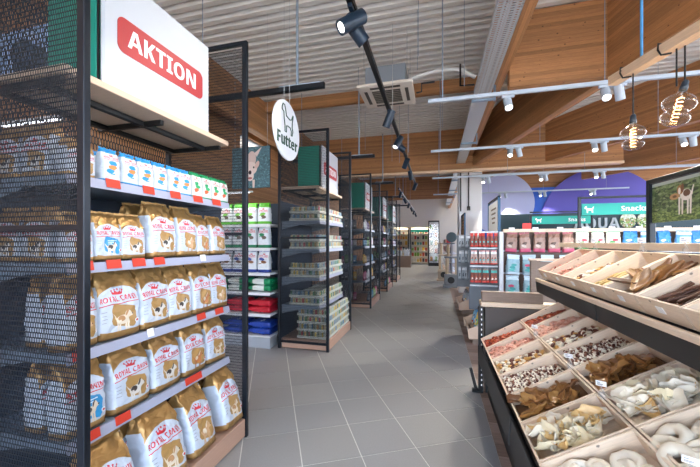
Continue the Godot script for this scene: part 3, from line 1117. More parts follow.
func build_left_gondolas() -> void:
	var tan := Color("c9a27a")
	var cream := Color("e6d8c3")
	var dark := Color("3a3330")
	var prints := [gold_bag_print(cream, Color("b98a5e"), false, 1), gold_bag_print(tan, cream, false, 2), gold_bag_print(Color("d8d5d0"), dark, false, 3), gold_bag_print(Color("b5713f"), cream, false, 4), gold_bag_print(cream, dark, true, 5)]
	var what := ["with a cream dog", "with a tan dog", "with a black and white dog", "with a red-brown dog", "with a blue patch"]
	M.gold = hex("b38c56", 0.32, 0.5)
	var o := bay(1.03, 2.22, "front shelf bay with black frame and mesh ends holding gold and white kibble bags", true)
	header_box(1.03, "white promotion box with red AKTION banner above the kibble bags, nearest the camera")
	# cards on the price rails
	for e in [[4, 1.221, 1.293], [4, 1.427, 1.499], [4, 1.616, 1.695], [4, 1.808, 1.893], [4, 1.996, 2.085], [3, 1.1, 1.16], [3, 1.223, 1.299], [3, 1.363, 1.44], [3, 1.499, 1.572], [2, 1.841, 1.923], [2, 2.027, 2.115], [1, 1.12, 1.191], [1, 1.269, 1.351], [1, 1.737, 1.884], [2, 1.07, 1.13]]:
		card(o, e[0], e[1], e[2], M.redcard)
	card(o, 3, 1.874, 1.923, M.card)
	card(o, 2, 1.454, 1.495, M.card)
	# gold bags, row by row: shelf, u, width, height, print, turn
	var protos := []
	for k in 5:
		var b := make_bag("kibble_bag", "", "pet food bag", 0.225, 0.34, 0.145, 20 + k, prints[k], 1.5, M.gold)
		protos.append(b)
	var placed := [false, false, false, false, false]
	var rows := [
		[3, "second shelf", [[1.145, 0.13, 0.20, 1], [1.275, 0.15, 0.25, 4], [1.415, 0.155, 0.25, 2], [1.605, 0.205, 0.335, 2], [1.80, 0.18, 0.33, 1], [1.955, 0.145, 0.29, 3], [2.125, 0.185, 0.29, 1]]],
		[2, "third shelf", [[1.135, 0.16, 0.34, 1], [1.325, 0.235, 0.36, 0], [1.54, 0.225, 0.355, 2], [1.735, 0.2, 0.35, 2], [1.94, 0.215, 0.345, 3], [2.125, 0.19, 0.34, 1]]],
		[1, "fourth shelf", [[1.155, 0.2, 0.345, 4], [1.39, 0.245, 0.355, 2], [1.63, 0.225, 0.345, 2], [1.865, 0.225, 0.35, 3], [2.09, 0.21, 0.345, 0]]],
		[0, "bottom shelf", [[1.20, 0.235, 0.40, 1], [1.50, 0.26, 0.43, 0], [1.775, 0.235, 0.42, 1], [2.085, 0.225, 0.43, 0]]]]
	for r in rows:
		var lv: int = r[0]
		var items: Array = r[2]
		for k in items.size():
			var e: Array = items[k]
			var id: int = e[3]
			rng.seed = lv * 50 + k
			var lean: float = 14.0 if lv == 0 else 3.5
			var sc := Vector3(e[1] / 0.225, e[2] / 0.355, e[2] / 0.34)
			var x: float = -1.49 if lv == 0 else -1.635
			var b := ry(90.0 + rng.randf_range(-5, 5)) * rx(-lean)
			var lab := "gold kibble bag %s, %s from near end, %s" % [what[id], NTH[k], r[1]]
			var p := P(x, LEVELS[lv] + 0.002 + sin(deg_to_rad(lean)) * 0.05, e[0])
			if not placed[id]:
				placed[id] = true
				protos[id].transform = Transform3D(b.scaled_local(sc), p)
				protos[id].set_meta("label", lab)
			else:
				copy(protos[id], p, lab, "", b, sc)
			# a second bag behind
			if k == 0 and lv > 0 or lv == 3 and k < 4 or lv == 0 and (k == 1 or k == 3):
				var p2 := P(x - (0.165 if lv > 0 else 0.22), LEVELS[lv] + 0.008, e[0] + rng.randf_range(-0.012, 0.012))
				copy(protos[(id + 1) % 5], p2, "gold kibble bag %s, behind the %s one, %s" % [what[(id + 1) % 5], NTH[k], r[1]], "", ry(90.0) * rx(-1.5), sc * Vector3(0.98, 0.99, 0.9))
	# small pouches on the top shelf
	var bl := Color("2c93d1")
	var blue := band_print(bl, bl, [bl, Color("e08a4a"), bl], Color("ccd5df"), 0.10, 0.06, 61)
	var green := band_print(Color("14915a"), Color("14915a"), [Color("14915a"), Color("20a060"), Color("d8663f")], Color("cfd6d4"), 0.11, 0.06, 62)
	var pb := make_bag("kibble_pouch", "", "pet food bag", 0.10, 0.16, 0.07, 71, blue, 1.6)
	var pg := make_bag("kibble_pouch", "", "pet food bag", 0.094, 0.165, 0.07, 72, green, 1.9)
	var us := [1.27, 1.375, 1.475, 1.575, 1.68, 1.772]
	for k in 6:
		var lab := "small light blue food pouch, %s from near end of the top shelf" % NTH[k + 1]
		var tr := Transform3D(ry(90 + 6.0 * sin(k * 2.0)), P(-1.60, 1.802, us[k]))
		if k == 0:
			pb.transform = tr
			pb.set_meta("label", lab)
		else:
			copy(pb, tr.origin, lab, "", tr.basis)
		copy(pb, P(-1.70, 1.802, us[k] + 0.015), "small light blue pouch, rear row of the top shelf, %s from near end" % NTH[k], "", ry(88))
	for k in 4:
		var lab := "small white and green food pouch, %s of four on the top shelf" % NTH[k]
		var p := P(-1.60, 1.802, 1.875 + 0.098 * k)
		if k == 0:
			pg.transform = Transform3D(ry(90), p)
			pg.set_meta("label", lab)
		else:
			copy(pg, p, lab, "", ry(90 + 3.0 * sin(k * 3.0)))
	for k in 2:
		for lv in [3, 4]:
			copy(protos[2], P(-1.80 - 0.2 * k, LEVELS[lv] + 0.002, 1.125), "gold kibble bag turned to the near mesh, %s from the aisle, %s shelf" % [NTH[k], ["second", "top"][lv - 3]], "", ry(4), Vector3(0.8, 0.75, 0.7))
		copy(protos[1], P(-1.625 - 0.16 * k, 1.802, 1.14 + 0.01 * k), "short gold and white kibble bag at the near end of the top shelf" + (", behind another" if k else ", in front"), "", ry(90), Vector3(0.62, 0.5, 0.62))
	# --- second bay: cans in trays
	bay(4.2, 5.39, "second shelf bay, stacked with trays of pet food cans", true)
	header_box(4.2, "white promotion box with red AKTION banner above the canned food bay")
	build_cans()
	# --- bays beyond
	for k in 3:
		var u0: float = BAYS[k]
		bay(u0, u0 + 1.19, "%s shelf bay along the aisle, with small hanging packs" % NTH[k + 2], false)
		header_box(u0, "white and green promotion box on the %s bay along the aisle" % NTH[k + 2])
	build_small_packs()
	build_round_sign()

func build_cans() -> void:
	var cols := [Color("a3aca2"), Color("c2b58e"), Color("8f9ea6"), Color("b3b8a5"), Color("828d7b")]
	var protos := []
	for k in 5:
		rng.seed = 300 + k
		var cv := Canvas.new(192, 96, cols[k])
		cv.rect(0, 0, 1, 0.12, Color("c8ccd0"))
		cv.rect(0, 0.9, 1, 0.1, Color("c0c4c8"))
		for j in 3:
			cv.rect(0.08 + j * 0.33, 0.25, 0.12, 0.4, [Color("d9bd62"), Color("b5525a"), Color("5f86a5"), Color("5a8f6a"), Color("c9a66a")][(k + j) % 5])
			cv.rect(0.1 + j * 0.33, 0.3, 0.14, 0.12, Color("f0efe6"))
		var m := printed(cv.tex(false), 0.35)
		m.metallic = 0.15
		var b := single("food_can", "pet food can in a tray on the canned food bay", "can", lathe([Vector2(0.0001, 0.003), Vector2(0.033, 0.003), Vector2(0.0345, 0), Vector2(0.0365, 0.002), Vector2(0.0365, 0.082), Vector2(0.035, 0.086), Vector2(0.033, 0.085), Vector2(0.0001, 0.084)], 14), m, Vector3.ZERO, "cans in trays on the canned food bay")
		protos.append(b)
	var first := [true, true, true, true, true]
	var tray_m := hex("cfd3c8", 0.6)
	var tray: Node3D = null
	var nt := 0
	for lv in 5:
		var y: float = LEVELS[lv]
		var layers := 2 if lv > 0 else 4
		var x0 := -1.60 if lv > 0 else -1.48
		for l in layers:
			var yl := y + 0.003 + l * 0.104
			if yl + 0.1 > (LEVELS[lv + 1] - 0.03 if lv < 4 else 2.2):
				continue
			# one tray per half of the shelf
			for hh in 2:
				var uu := 4.53 + 0.58 * hh
				var tp := P(x0 - 0.19, yl, uu)
				var lab := "pale shrink-wrapped can tray, %s layer, %s half of the %s" % [["bottom", "second", "third", "top"][l], ["near", "far"][hh], "plinth" if lv == 0 else "%s shelf from below" % NTH[lv - 1]]
				if tray == null:
					var st := begin()
					tray = thing("can_tray", lab, "tray", tp)
					part(tray, "floor", box(0.46, 0.006, 0.56, 0.0), tray_m, Vector3(0, 0.003, 0))
					for s in [-1.0, 1.0]:
						part(tray, "side_wall", box(0.46, 0.032, 0.005, 0.0), tray_m, Vector3(0, 0.016, s * 0.278))
						part(tray, "side_wall", box(0.005, 0.032, 0.56, 0.0), tray_m, Vector3(s * 0.228, 0.016, 0))
				else:
					copy(tray, tp, lab)
				nt += 1
			for i in 20:
				var p: Vector3
				if i < 14:
					p = P(x0, yl + 0.007, 4.295 + 0.0785 * i + (0.011 if i > 6 else 0.0))
				else:
					p = P(x0 - 0.076 * (i - 13), yl + 0.007, 4.295)
				if i >= 19:
					continue
				var id := (lv * 2 + l + (i / 4)) % 5
				var b := ry(rng.randf() * 360)
				var place := "%s %s" % [NTH[i] if i < 14 else NTH[i - 14], "from near end" if i < 14 else "behind the near corner"]
				var lab := "pet food can, %s, %s layer on %s" % [place, ["bottom", "second", "third", "top"][l], "the plinth" if lv == 0 else "%s shelf from below" % NTH[lv - 1]]
				if first[id]:
					first[id] = false
					protos[id].transform = Transform3D(b, p)
					protos[id].set_meta("label", lab)
				else:
					copy(protos[id], p, lab, "cans in trays on the canned food bay", b)

func build_small_packs() -> void:
	# hanging and standing packs of bays three to six
	var cols := [Color("3b4450"), Color("2f6f9a"), Color("5f8f4a"), Color("b5527a"), Color("c9ccd2"), Color("7a5a9a"), Color("d0a23a"), Color("4a4f5a")]
	var ms := []
	var mesh := pouch(0.085, 0.17, 0.05, 90, 1.4)
	for c in cols:
		ms.append(band_print(c, c.darkened(0.2), [c.lightened(0.3), Color("e8e8e8")], c.lerp(Color.WHITE, 0.25), 0.2, 0.2, 100 + ms.size(), false))
	for k in 3:
		var u0: float = BAYS[k]
		for lv in 5:
			if k >= 2 and lv == 0:
				continue
			for i in (11 if k == 0 else 8):
				rng.seed = k * 1000 + lv * 40 + i
				var along: bool = i < (7 if k == 0 else 6)
				var p := P(-1.60 if lv else -1.5, LEVELS[lv] + 0.002, u0 + 0.10 + i * (0.16 if k == 0 else 0.185)) if along else P(-1.72 - 0.1 * (i - 6), LEVELS[lv] + 0.002, u0 + 0.12)
				var m: Material = ms[(lv * 3 + i / 2 + k) % 8]
				single("small_pack", "small coloured pack, %s %s, %s shelf from below, %s bay" % [NTH[i if along else i - (7 if k == 0 else 6)], "along the aisle" if along else "at the near end", NTH[lv], NTH[k + 2]], "pack", mesh, m, p, "packs on the %s bay" % NTH[k + 2], ry(90.0 if along else 20.0).scaled_local(Vector3(1, rng.randf_range(0.9, 1.35), 1)))

func build_round_sign() -> void:
	var o := thing("round_sign", "round white hanging sign with a line-drawn dog and the word Futter", "sign", P(-1.2, 2.425, 2.48))
	part(o, "board", prism(disc(0.242, 64), 0.012), M.white, Vector3.ZERO, ry(90))
	part(o, "lettering", lettering("Futter", 0.092, 0.004, bold), M.darkgreen, Vector3(0.008, -0.09, 0.0), ry(90))
	# a dog drawn in one thin line
	var pts := [Vector2(-0.10, 0.135), Vector2(-0.085, 0.165), Vector2(-0.055, 0.165), Vector2(-0.035, 0.125), Vector2(-0.025, 0.085), Vector2(0.045, 0.075), Vector2(0.075, 0.085), Vector2(0.10, 0.13), Vector2(0.108, 0.125), Vector2(0.088, 0.06), Vector2(0.085, 0.02), Vector2(0.10, -0.01), Vector2(0.085, -0.05), Vector2(0.065, -0.05), Vector2(0.07, -0.015), Vector2(0.045, 0.01), Vector2(0.0, 0.01), Vector2(-0.02, 0.005), Vector2(-0.025, -0.05), Vector2(-0.05, -0.05), Vector2(-0.05, 0.0), Vector2(-0.065, 0.05), Vector2(-0.07, 0.105), Vector2(-0.10, 0.115), Vector2(-0.10, 0.135)]
	var path := []
	for p in pts:
		path.append(Vector3(0.008, p.y + 0.03, -p.x))
	part(o, "dog_outline", tube(path, 0.0048, 6), M.darkgreen)
	for s in [-1.0, 1.0]:
		part(o, "hanging_wire", rod(2.03, 0.002, 6), M.steel, Vector3(0, 0.235, s * 0.05))

# ------------------------------------------------------------------ cross gondola behind the gap
func build_cross_gondola() -> void:
	var u := 4.1
	var o := thing("wall_shelving", "white wall shelving in the gap, filled with green, red and blue food bags", "shelving", P(-3.2, 0, u + 0.25))
	var ys := [0.165, 0.477, 0.783, 1.06, 1.415, 1.756]
	var sm := hex("dfe3e8", 0.5)
	partw(o, "plinth", box(1.9, 0.15, 0.5, 0.004), M.grey, P(-3.2, 0.075, u + 0.27))
	partw(o, "back_panel", box(1.9, 2.0, 0.02, 0.0), M.back, P(-3.2, 1.1, u + 0.52))
	partw(o, "side_panel", box(0.02, 1.9, 0.08, 0.002), M.frame, P(-2.255, 1.05, u + 0.46))
	for k in 6:
		var sh := partw(o, "shelf", box(1.88, 0.03, 0.46, 0.002), sm, P(-3.2, ys[k] - 0.015, u + 0.27))
		part(sh, "price_rail", box(1.88, 0.042, 0.008, 0.002), sm, Vector3(0, -0.006, 0.234))
	# dog pictures above
	for k in 2:
		var cv := Canvas.new(512, 512, Color("4f7480"))
		rng.seed = 80 + k
		speckle(cv, 700, [Color("5b8490"), Color("466a74"), Color("6b97a2"), Color("3c5b64")], 0.02)
		if k == 0:
			cv.oval(0.52, 0.30, 0.12, 0.2, Color("d9c4bf"), 0.1)
			cv.oval(0.5, 0.52, 0.17, 0.16, Color("ead9d4"))
			cv.poly([Vector2(0.6, 0.15), Vector2(0.8, 0.0), Vector2(0.66, 0.25)], Color("e0cfcb"))
			cv.oval(0.48, 0.70, 0.10, 0.13, Color("efe2de"))
			for s in [-1, 1]:
				cv.oval(0.49 + s * 0.09, 0.50, 0.02, 0.025, Color("2a2a2e"))
				cv.oval(0.5 + s * 0.17, 0.44, 0.05, 0.10, Color("dcc0b9"), 0.4 * s)
			cv.oval(0.48, 0.62, 0.04, 0.05, Color("33282c"))
			cv.oval(0.48, 0.76, 0.06, 0.025, Color("b26a6e"))
			cv.poly([Vector2(0.36, 0.8), Vector2(0.44, 0.8), Vector2(0.42, 1.0), Vector2(0.37, 1.0)], Color("e6d6d1"))
			cv.poly([Vector2(0.54, 0.8), Vector2(0.61, 0.8), Vector2(0.6, 1.0), Vector2(0.55, 1.0)], Color("e6d6d1"))
		else:
			cv.rect(0, 0, 1, 1, Color("86a6d6"))
			speckle(cv, 400, [Color("7f9fd0"), Color("92b0dd"), Color("a3bce2")], 0.03)
			cv.oval(0.62, 0.72, 0.22, 0.4, Color("27405f"))
			cv.oval(0.5, 0.38, 0.15, 0.22, Color("2c4768"))
		var ps := thing("poster", ["blue-green picture of a pale dog above the wall shelving", "blue picture with a dark shape hung beyond the near mesh frame, top left"][k], "poster", [P(-2.55, 2.27, u + 0.02), P(-2.98, 2.66, 1.72)][k])
		part(ps, "picture", pic(0.6 if k == 0 else 0.85, 0.58 if k == 0 else 0.42), printed(cv.tex(), 0.5), Vector3(0, 0.29 if k == 0 else 0.21, 0.008))
		part(ps, "backing", box(0.61 if k == 0 else 0.86, 0.59 if k == 0 else 0.43, 0.014, 0.002), M.black, Vector3(0, 0.29 if k == 0 else 0.21, 0))
		for s in [-1.0, 1.0]:
			part(ps, "hanging_wire", rod(1.88 if k == 0 else 1.65, 0.002, 5), M.steel, Vector3(s * 0.26, 0.58 if k == 0 else 0.42, 0))
	for e in [[-3.3, 2.2, u - 0.02, "slim light strip under the dog picture on the wall shelving"], [-2.53, 2.27, 1.5, "slim light strip behind the near shelf bay, under its header"]]:
		var ls := thing("light_strip", e[3], "lamp", P(e[0], e[1], e[2]))
		part(ls, "housing", box(0.55 if e[2] < 2.0 else 1.6, 0.02, 0.03, 0.002), M.white, Vector3(0, 0.012, 0))
		part(ls, "glow_strip", box(0.5 if e[2] < 2.0 else 1.5, 0.006, 0.02, 0.0), glow(Color(0.95, 0.97, 1.0), 3.0), Vector3(0, -0.002, 0))
		var al := AreaLight3D.new()
		al.name = "strip_light"
		al.area_size = Vector2(0.5 if e[2] < 2.0 else 1.5, 0.02)
		al.light_energy = 0.6
		al.shadow_enabled = true
		ls.add_child(al)
		al.transform = Transform3D(rx(-90), Vector3(0, -0.01, 0))
	# bags
	var kinds := [
		[5, "bright green and white food bag", band_print(Color("58b52c"), Color("58b52c"), [Color("7ac24a"), Color("5a4a3a")], Color("e3e8ec"), 0.2, 0.13, 120)],
		[4, "white food bag with a dark green foot", band_print(Color("dfe5ea"), Color("0f7a52"), [Color("15905f"), Color("6a5f55")], Color("dbe2e8"), 0.05, 0.14, 121)],
		[3, "white food bag with a dark blue foot", band_print(Color("dfe5ea"), Color("1f3f97"), [Color("27489f"), Color("8a5f40")], Color("dfe5ea"), 0.05, 0.14, 122)],
		[2, "green and white food bag lying flat", band_print(Color("16895a"), Color("16895a"), [Color("16895a")], Color("dde5e2"), 0.25, 0.25, 123, false)],
		[1, "red food bag lying flat", band_print(Color("c01f33"), Color("c01f33"), [Color("c9d0d6"), Color("c01f33")], Color("c8283b"), 0.25, 0.25, 124, false)],
		[0, "blue food bag lying flat", band_print(Color("1e3f9a"), Color("1e3f9a"), [Color("d5dbe4"), Color("1e3f9a")], Color("2448a6"), 0.25, 0.25, 125, false)]]
	for kd in kinds:
		var lv: int = kd[0]
		var flat: bool = lv < 3
		var b: Node3D = null
		for k in (4 if not flat else 2):
			for st in (2 if flat else 1):
				var x := -2.40 - 0.205 * k
				var bb := Basis.IDENTITY
				var p := P(x, ys[lv] + 0.002, u + 0.14)
				if flat:
					x = -2.47 - 0.4 * k
					bb = rx(-90.0) * rz(90.0)
					p = P(x + 0.19, ys[lv] + 0.055 + 0.092 * st, u + 0.2)
				var lab: String
				if flat:
					lab = "%s, %s in the %s pile from right" % [kd[1], ["bottom", "top"][st], NTH[k]]
				else:
					lab = "%s, %s from the right on the wall shelving" % [kd[1], NTH[k]]
				if b == null:
					b = make_bag("food_bag", lab, "pet food bag", 0.195 if not flat else 0.28, 0.30 if not flat else 0.38, 0.11 if not flat else 0.09, 130 + lv, kd[2], 1.5)
					b.transform = Transform3D(bb, p)
				else:
					copy(b, p, lab, "", bb)

func pic(w: float, h: float) -> ArrayMesh:
	return grid([[Vector3(-w / 2, -h / 2, 0), Vector3(w / 2, -h / 2, 0)], [Vector3(-w / 2, h / 2, 0), Vector3(w / 2, h / 2, 0)]], [], true)

# ------------------------------------------------------------------ end of the aisle
func build_far_end() -> void:
	var cream := hex("e9e2d2", 0.6)
	var packs := [hex("c98a3a"), hex("6f9a3f"), hex("d8d2c4"), hex("b5493b"), hex("4d8f8a"), hex("e0b84a"), hex("3f3f45")]
	for k in 2:
		var x0: float = [-3.0, -1.68][k]
		var w := 1.2
		var o := thing("far_shelving", ["lit cream shelving behind the counter at the end of the aisle", "lit cream shelving with a teal header at the end of the aisle"][k], "shelving", P(x0 + w / 2, 0, 22.4))
		part(o, "back_panel", box(w, 2.8, 0.04, 0.0), cream, Vector3(0, 1.4, -0.3))
		for s in [-1.0, 1.0]:
			part(o, "upright", box(0.06, 2.8, 0.5, 0.004), M.black, Vector3(s * w / 2, 1.4, 0))
		for q in 6:
			part(o, "shelf", box(w - 0.08, 0.03, 0.4, 0.0), cream, Vector3(0, 0.15 + 0.38 * q, -0.06))
		part(o, "header", box(w - 0.06, 0.16, 0.06, 0.0), M.tealsign if k == 1 else cream, Vector3(0, 2.25, 0.1))
		part(o, "light_strip", box(w - 0.1, 0.03, 0.05, 0.0), glow(Color(1.0, 0.95, 0.85), 5.0), Vector3(0, 2.74, 0.1))
		var al := AreaLight3D.new()
		al.name = "shelf_light"
		al.area_size = Vector2(w - 0.1, 0.06)
		al.light_energy = 1.6
		al.light_color = Color(1.0, 0.95, 0.85)
		al.shadow_enabled = true
		o.add_child(al)
		al.transform = Transform3D(rx(-75), Vector3(0, 2.71, 0.14))
		for q in 6:
			for i in 6:
				rng.seed = 900 + k * 100 + q * 10 + i
				var h := rng.randf_range(0.16, 0.27)
				single("far_pack", "small pack, %s from the left, %s shelf from below, %s lit far shelving" % [NTH[i], NTH[q], ["left", "right"][k]], "pack", box(0.13, h, 0.12, 0.006), packs[rng.randi() % 7], P(x0 + 0.16 + i * 0.175, 0.166 + 0.38 * q + h / 2, 22.38), "packs on the far lit shelving")
	var c := thing("counter", "wooden service counter with a grey till at the end of the aisle", "counter", P(-2.0, 0, 19.6))
	part(c, "body", box(1.15, 0.68, 0.6, 0.006), M.greywood, Vector3(0, 0.34, 0))
	part(c, "glass_screen", box(1.1, 0.42, 0.02, 0.0), M.acrylic, Vector3(0, 0.9, 0.25))
	part(c, "till", box(0.4, 0.3, 0.3, 0.02), M.grey, Vector3(-0.2, 0.83, 0))
	part(c, "till", box(0.3, 0.36, 0.25, 0.02), M.grey, Vector3(0.3, 0.86, 0))
	var g := thing("glass_cabinet", "tall black framed glass cabinet at the end of the aisle", "cabinet", P(-0.13, 0, 21.2))
	for sx in [-1.0, 1.0]:
		for sz in [-1.0, 1.0]:
			part(g, "post", box(0.05, 2.8, 0.05, 0.004), M.black, Vector3(sx * 0.31, 1.4, sz * 0.3))
	part(g, "base", box(0.66, 0.2, 0.64, 0.004), M.black, Vector3(0, 0.1, 0))
	part(g, "top", box(0.66, 0.06, 0.64, 0.004), M.black, Vector3(0, 2.8, 0))
	part(g, "front_pane", box(0.58, 2.5, 0.01, 0.0), M.clear, Vector3(0, 1.5, 0.29))
	for q in 5:
		part(g, "shelf", box(0.58, 0.02, 0.54, 0.0), M.blackmat, Vector3(0, 0.3 + 0.5 * q, 0))
	for q in 10:
		rng.seed = 60 + q
		single("cabinet_pack", "small pack in the glass cabinet, %s side, %s shelf from below" % [["left", "right"][q & 1], NTH[q / 2]], "pack", box(0.16, 0.28, 0.14, 0.01), packs[q % 7].duplicate(), P(-0.28 + 0.28 * (q & 1), 0.31 + 0.5 * (q / 2) + 0.14, 21.1), "packs in the glass cabinet")

# ------------------------------------------------------------------ snack bins at the right
const TILT := 30.2
const TILT2 := 29.6
var low_o := Vector3(0.419, 0.555, 0)
var high_o := Vector3(0.917, 1.243, 0)
var cuts := [3.40, 3.09, 2.79, 2.48, 2.17, 1.86, 1.55, 1.24, 0.93]

func crate(tilt: float, origin: Vector3, x0: float, l: float, ua: float, ub: float, label: String, inside: Material) -> Node3D:
	var b := rz(tilt)
	var w := ua - ub - 0.006
	var pos := origin + b * Vector3(x0, 0, 0) + Vector3(0, 0, -(ua + ub) / 2)
	var o := thing("snack_crate", label, "crate", pos, "", b)
	var d := 0.095
	part(o, "floor", box(l, 0.008, w, 0.0), inside, Vector3(l / 2, -d, 0))
	for s in [-1.0, 1.0]:
		part(o, "side_board", box(l, d, 0.0105, 0.0015), inside, Vector3(l / 2, -d / 2, s * (w / 2 - 0.0055)))
	part(o, "front_board", box(0.011, d, w - 0.022, 0.0015), inside, Vector3(0.0055, -d / 2, 0))
	part(o, "rear_board", box(0.011, d, w - 0.022, 0.0015), inside, Vector3(l - 0.0055, -d / 2, 0))
	return o

func heap(c: Node3D, l: float, w: float, m: Material, level: float, sd: int, label: String) -> void:
	# the mass of small treats beneath the loose ones
	var nz := FastNoiseLite.new()
	nz.seed = sd
	nz.frequency = 14.0
	var rows := []
	for j in 9:
		var row := []
		for i in 13:
			var x := 0.012 + (l - 0.024) * i / 12.0
			var z := -(w / 2 - 0.012) + (w - 0.024) * j / 8.0
			row.append(Vector3(x, -0.09 + heap_y(x / l, level) + 0.008 * nz.get_noise_2d(x, z), z))
		rows.append(row)
	var o := part(self, "treat_heap", grid(rows, [], true), m)
	o.transform = c.transform
	o.set_meta("kind", "stuff")
	o.set_meta("label", label)
	o.set_meta("category", "treats")

func heap_y(f: float, level: float) -> float:
	# higher at the low front edge, running out towards the back
	return maxf(0.002, level * (1.15 - 0.95 * f))

func scatter(c: Node3D, l: float, w: float, n: int, meshes2: Array, mats2: Array, level: float, spread: float, nm: String, label: String, group: String, sd: int, flat := 0.6, lift := 0.004, margin := 0.028) -> void:
	rng.seed = sd
	var cols := maxi(1, int(sqrt(n * l / w)))
	var put := []
	for done in n:
		var f: float = (done % cols + rng.randf()) / cols * spread
		var r: float = (int(done / cols) + rng.randf()) / ceilf(float(n) / cols)
		var x := margin + (l - 2.0 * margin) * f
		var z := (w - 0.056) * (clampf(r, 0, 1) - 0.5)
		var y := -0.09 + heap_y(x / l, level) + lift + rng.randf() * 0.006
		var b := Basis(Vector3.UP, rng.randf() * TAU) * Basis(Vector3.RIGHT, rng.randf_range(-flat, flat)) * Basis(Vector3.BACK, rng.randf_range(-flat, flat))
		var k := rng.randi()
		put.append([z, Vector3(x, y, z), b.scaled(Vector3.ONE * rng.randf_range(0.85, 1.2)), k])
	put.sort_custom(func(p, q): return p[0] < q[0])
	for done in n:
		var e: Array = put[done]
		var k: int = e[3]
		# the few large pieces are told apart by their order from the far side of the crate
		var lab := label if n > 22 else "%s, number %d from its far side" % [label, done + 1]
		single(nm, lab, "dog treat", meshes2[k % meshes2.size()], mats2[(k / 7) % mats2.size()], c.transform * e[1], group, c.transform.basis * e[2])

func ring_mesh(r: float, t: float, sd: int, flat := 0.7) -> ArrayMesh:
	var nz := FastNoiseLite.new()
	nz.seed = sd
	nz.frequency = 0.8
	var rows := []
	for j in 9:
		var row := []
		var a := TAU * j / 8.0
		for i in 17:
			var f := TAU * i / 16.0
			var k := 1.0 + 0.3 * nz.get_noise_2d(cos(f) * 2.0, sin(f) * 2.0)
			var rr := r + t * cos(a) * k
			row.append(Vector3(rr * cos(f), t * sin(a) * flat * k, rr * sin(f)))
		rows.append(row)
	return grid(rows, [])

